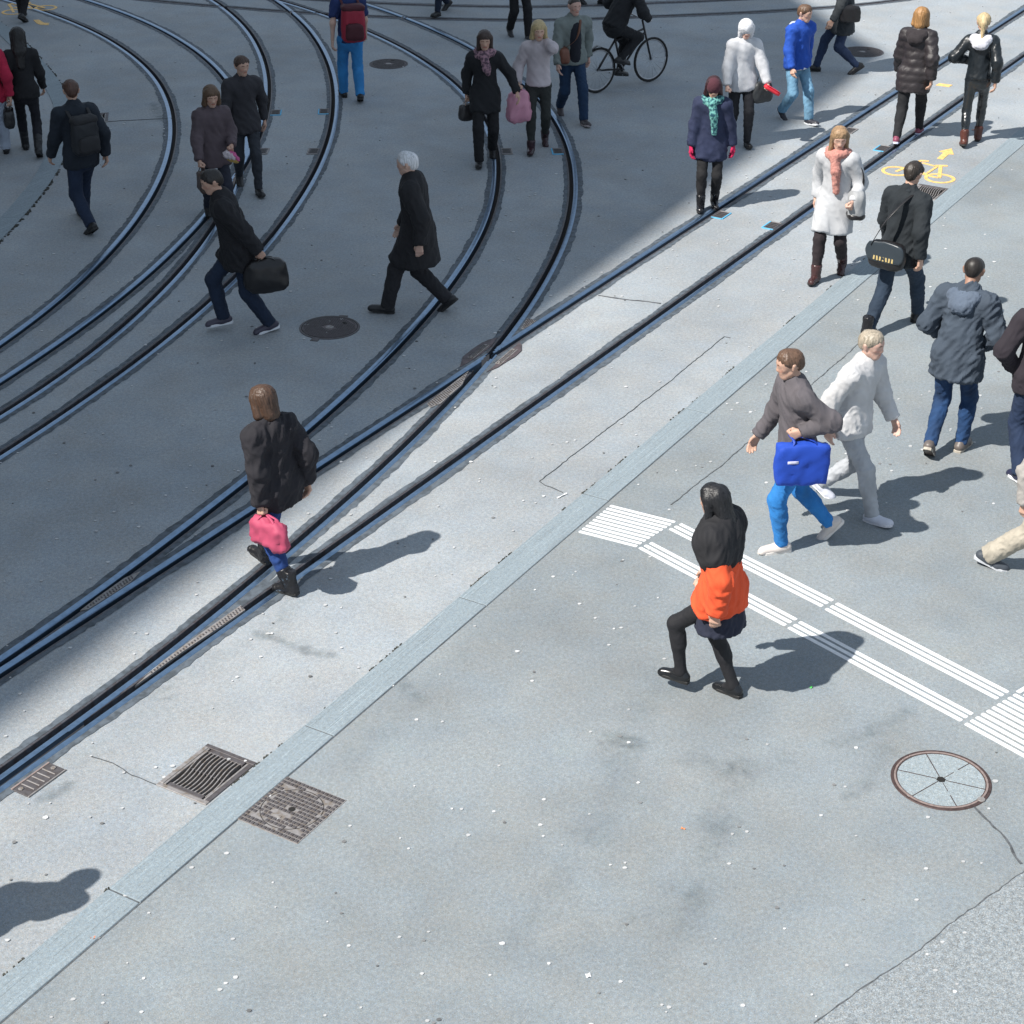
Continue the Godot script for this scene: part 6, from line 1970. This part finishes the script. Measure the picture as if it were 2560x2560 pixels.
	person({"label": "person in a loose white jacket striding right between blue bag and blue grey jacket", "at": Vector2(2.90, -14.02), "dir": Vector2(0.80, 0.60), "h": 1.70, "lead": "R", "a": 0.34, "b": 0.34, "heel": 34.0, "lean": 8.0, "hair": "short", "hair_color": Color(0.45, 0.38, 0.30), "skin": Color(0.55, 0.35, 0.28), "face": true, "top": {"color": Color(0.56, 0.56, 0.57), "hem": 0.45, "thick": 0.026, "flare": 0.02, "wrinkle": 0.011}, "legs": {"color": Color(0.42, 0.44, 0.47), "loose": 0.012, "flare": 0.008}, "shoes": {"color": Color(0.60, 0.62, 0.70), "sole": Color(0.7, 0.7, 0.74)}})
	person({"label": "person in beige trousers and grey shoes leaving the view at the right edge", "at": Vector2(4.22, -12.70), "dir": Vector2(0.85, 0.52), "h": 1.78, "lead": "R", "a": 0.40, "b": 0.42, "heel": 16.0, "lean": 8.0, "hair": "short", "top": {"color": Color(0.36, 0.34, 0.32), "hem": 0.47, "thick": 0.02}, "legs": {"color": Color(0.44, 0.40, 0.33), "loose": 0.020, "flare": 0.022}, "shoes": {"color": Color(0.055, 0.065, 0.08), "sole": Color(0.5, 0.52, 0.55)}})
	person({"label": "person in orange jacket with dark shawl, navy skirt and black tights by the white lines", "at": Vector2(1.50, -11.08), "dir": Vector2(-0.80, -0.55), "h": 1.68, "fem": true, "lead": "L", "a": 0.26, "b": 0.10, "heel": 2.0, "swing": 0.10, "toe": 4.0, "side": 0.0, "lean": 6.0, "nod": 12.0, "hair": "long", "hair_color": Color(0.014, 0.014, 0.017), "top": {"yoke": Color(0.013, 0.013, 0.016), "color": Color(0.80, 0.095, 0.028), "hem": 0.475, "thick": 0.036, "flare": 0.03, "wrinkle": 0.016, "sheen": 0.1}, "skirt": {"color": Color(0.016, 0.020, 0.040), "hem": 0.345, "wide": 0.122}, "legs": {"name": "tights", "color": Color(0.010, 0.010, 0.013), "loose": 0.001, "wrinkle": 0.003, "rough": 0.7}, "shoes": {"color": Color(0.010, 0.011, 0.013), "rough": 0.25}})
	person({"label": "person with brown hair in black jacket, blue jeans and black boots crossing the switch rails", "at": Vector2(-1.84, -12.70), "dir": Vector2(-0.76, -0.62), "h": 1.68, "fem": true, "lead": "R", "a": 0.36, "b": 0.16, "heel": 6.0, "swing": 0.05, "toe": 12.0, "lean": 7.0, "nod": 14.0, "hair": "bob", "hair_color": Color(0.085, 0.045, 0.028), "top": {"color": Color(0.014, 0.013, 0.018), "hem": 0.46, "thick": 0.024, "wrinkle": 0.02}, "legs": {"color": Color(0.014, 0.055, 0.22), "loose": 0.004, "tint": 0.4}, "shoes": {"kind": "boot", "color": black, "shaft": 0.35, "rough": 0.35}, "grip_l": true, "hand_l": [0.25, 0.88, -0.03]})
	o = bag("carrier_bag", "raspberry pink bag in front of the person crossing the switch rails", last.hand_l + Vector3(0.04, -0.27, 0.05), last.face + PI / 2, Vector3(0.34, 0.22, 0.12), cloth(0.40, 0.055, 0.115, 0.7), 0.05, 0.2, 0.05, 0.03)
	handle(o, Vector3(0.34, 0.22, 0.12), last.hand_l, plain(0.45, 0.06, 0.13, 0.6))
	person({"label": "person standing just outside the left edge whose shadow falls on the near asphalt", "at": Vector2(-4.02, -8.2), "dir": Vector2(0.3, -1), "h": 1.78, "a": 0.1, "b": 0.1, "heel": 2.0, "hair": "short", "top": {"color": Color(0.02, 0.02, 0.03), "hem": 0.42, "thick": 0.03}, "legs": {"color": Color(0.02, 0.025, 0.05), "loose": 0.014}})


func cyclist() -> void:
	var at := Vector2(1.72, -27.62)
	var dir := Vector2(0.80, -0.60).normalized()
	var o := thing("bicycle", "black bicycle ridden away behind the grey green jacket", "bicycle", Vector3(at.x, 0, at.y))
	o.rotation.y = atan2(dir.x, dir.y)
	var paint_ := plain(0.015, 0.015, 0.018, 0.3)
	var rubber := plain(0.02, 0.02, 0.02, 0.85)
	var metal := plain(0.45, 0.46, 0.48, 0.35, 0.9)
	for z in [-0.53, 0.53]:
		var w := Node3D.new()
		w.name = "wheel" if z < 0 else "wheel_001"
		o.add_child(w)
		w.position = Vector3(0, 0.345, z)
		var circle := []
		for k in 33:
			circle.append(Vector3(0, sin(TAU * k / 32.0), cos(TAU * k / 32.0)) * 0.325)
		put("tyre", tube_mesh(circle, 0.02, 0.02, 8, Vector3.RIGHT), rubber, w)
		var rim := []
		for p in circle:
			rim.append(p * 0.93)
		put("rim", tube_mesh(rim, 0.012, 0.008, 6, Vector3.RIGHT), metal, w)
		var spokes := tool()
		for k in 18:
			var a := TAU * k / 18.0
			tube(spokes, [Vector3(0.02 if k % 2 else -0.02, 0, 0), Vector3(0, sin(a), cos(a)) * 0.30], 0.0022, -1, 4, Vector3.RIGHT)
		put("spokes", done(spokes), metal, w)
	var frame := tool()
	for s in [[Vector3(0, 0.29, -0.06), Vector3(0, 0.82, -0.22)], [Vector3(0, 0.29, -0.06), Vector3(0, 0.78, 0.38)], [Vector3(0, 0.74, -0.195), Vector3(0, 0.84, 0.36)], [Vector3(0, 0.345, -0.53), Vector3(0, 0.76, -0.20)], [Vector3(0, 0.345, -0.53), Vector3(0, 0.29, -0.06)], [Vector3(0, 0.98, 0.33), Vector3(0, 0.345, 0.53)]]:
		tube(frame, s, 0.017, -1, 8, Vector3.RIGHT)
	put("frame", done(frame), paint_, o)
	put("handlebar", tube_mesh(curve([Vector3(0.29, 1.02, 0.20), Vector3(0.24, 1.03, 0.30), Vector3(0.0, 0.99, 0.34), Vector3(-0.24, 1.03, 0.30), Vector3(-0.29, 1.02, 0.20)], 6), 0.012), metal, o)
	put("saddle", skin([bone(Vector3(0, 0.90, -0.30), Vector3(0, 0.90, -0.26), 0.075, 0.06, Vector3.UP, 2.0), bone(Vector3(0, 0.90, -0.26), Vector3(0, 0.91, -0.10), 0.05, 0.02, Vector3.UP, 1.6)], 0.012, 0.01), rubber, o)
	put("crank", tube_mesh([Vector3(0.07, 0.16, 0.03), Vector3(0.07, 0.29, -0.06), Vector3(-0.07, 0.29, -0.06), Vector3(-0.07, 0.42, -0.15)], 0.011), metal, o)
	put("mudguard", tube_mesh([Vector3(0, 0.36, -0.90), Vector3(0, 0.62, -0.80), Vector3(0, 0.72, -0.55), Vector3(0, 0.62, -0.29)], 0.03, 0.004, 6), paint_, o)
	person({"label": "cyclist in dark clothes riding away behind the grey green jacket", "at": at, "dir": dir, "h": 1.78, "pelvis_y": 0.97, "pelvis_z": -0.24, "lean": 32.0, "nod": 0.0, "twist": 0.0, "lead": "L", "ankles": [[Vector3(0.11, 0.24, 0.0), 0.2], [Vector3(-0.11, 0.50, -0.18), 0.25]], "hair": "short", "hair_color": Color(0.02, 0.018, 0.016), "top": {"color": Color(0.013, 0.014, 0.017), "hem": 0.53, "thick": 0.026}, "legs": {"color": Color(0.014, 0.015, 0.018), "loose": 0.010}, "shoes": {"color": Color(0.02, 0.02, 0.022)}, "grip_l": true, "grip_r": true, "hand_l": [0.28, 1.06, 0.19], "hand_r": [-0.28, 1.06, 0.19], "pole_l": Vector3(0.8, -1, 0), "pole_r": Vector3(-0.8, -1, 0)})
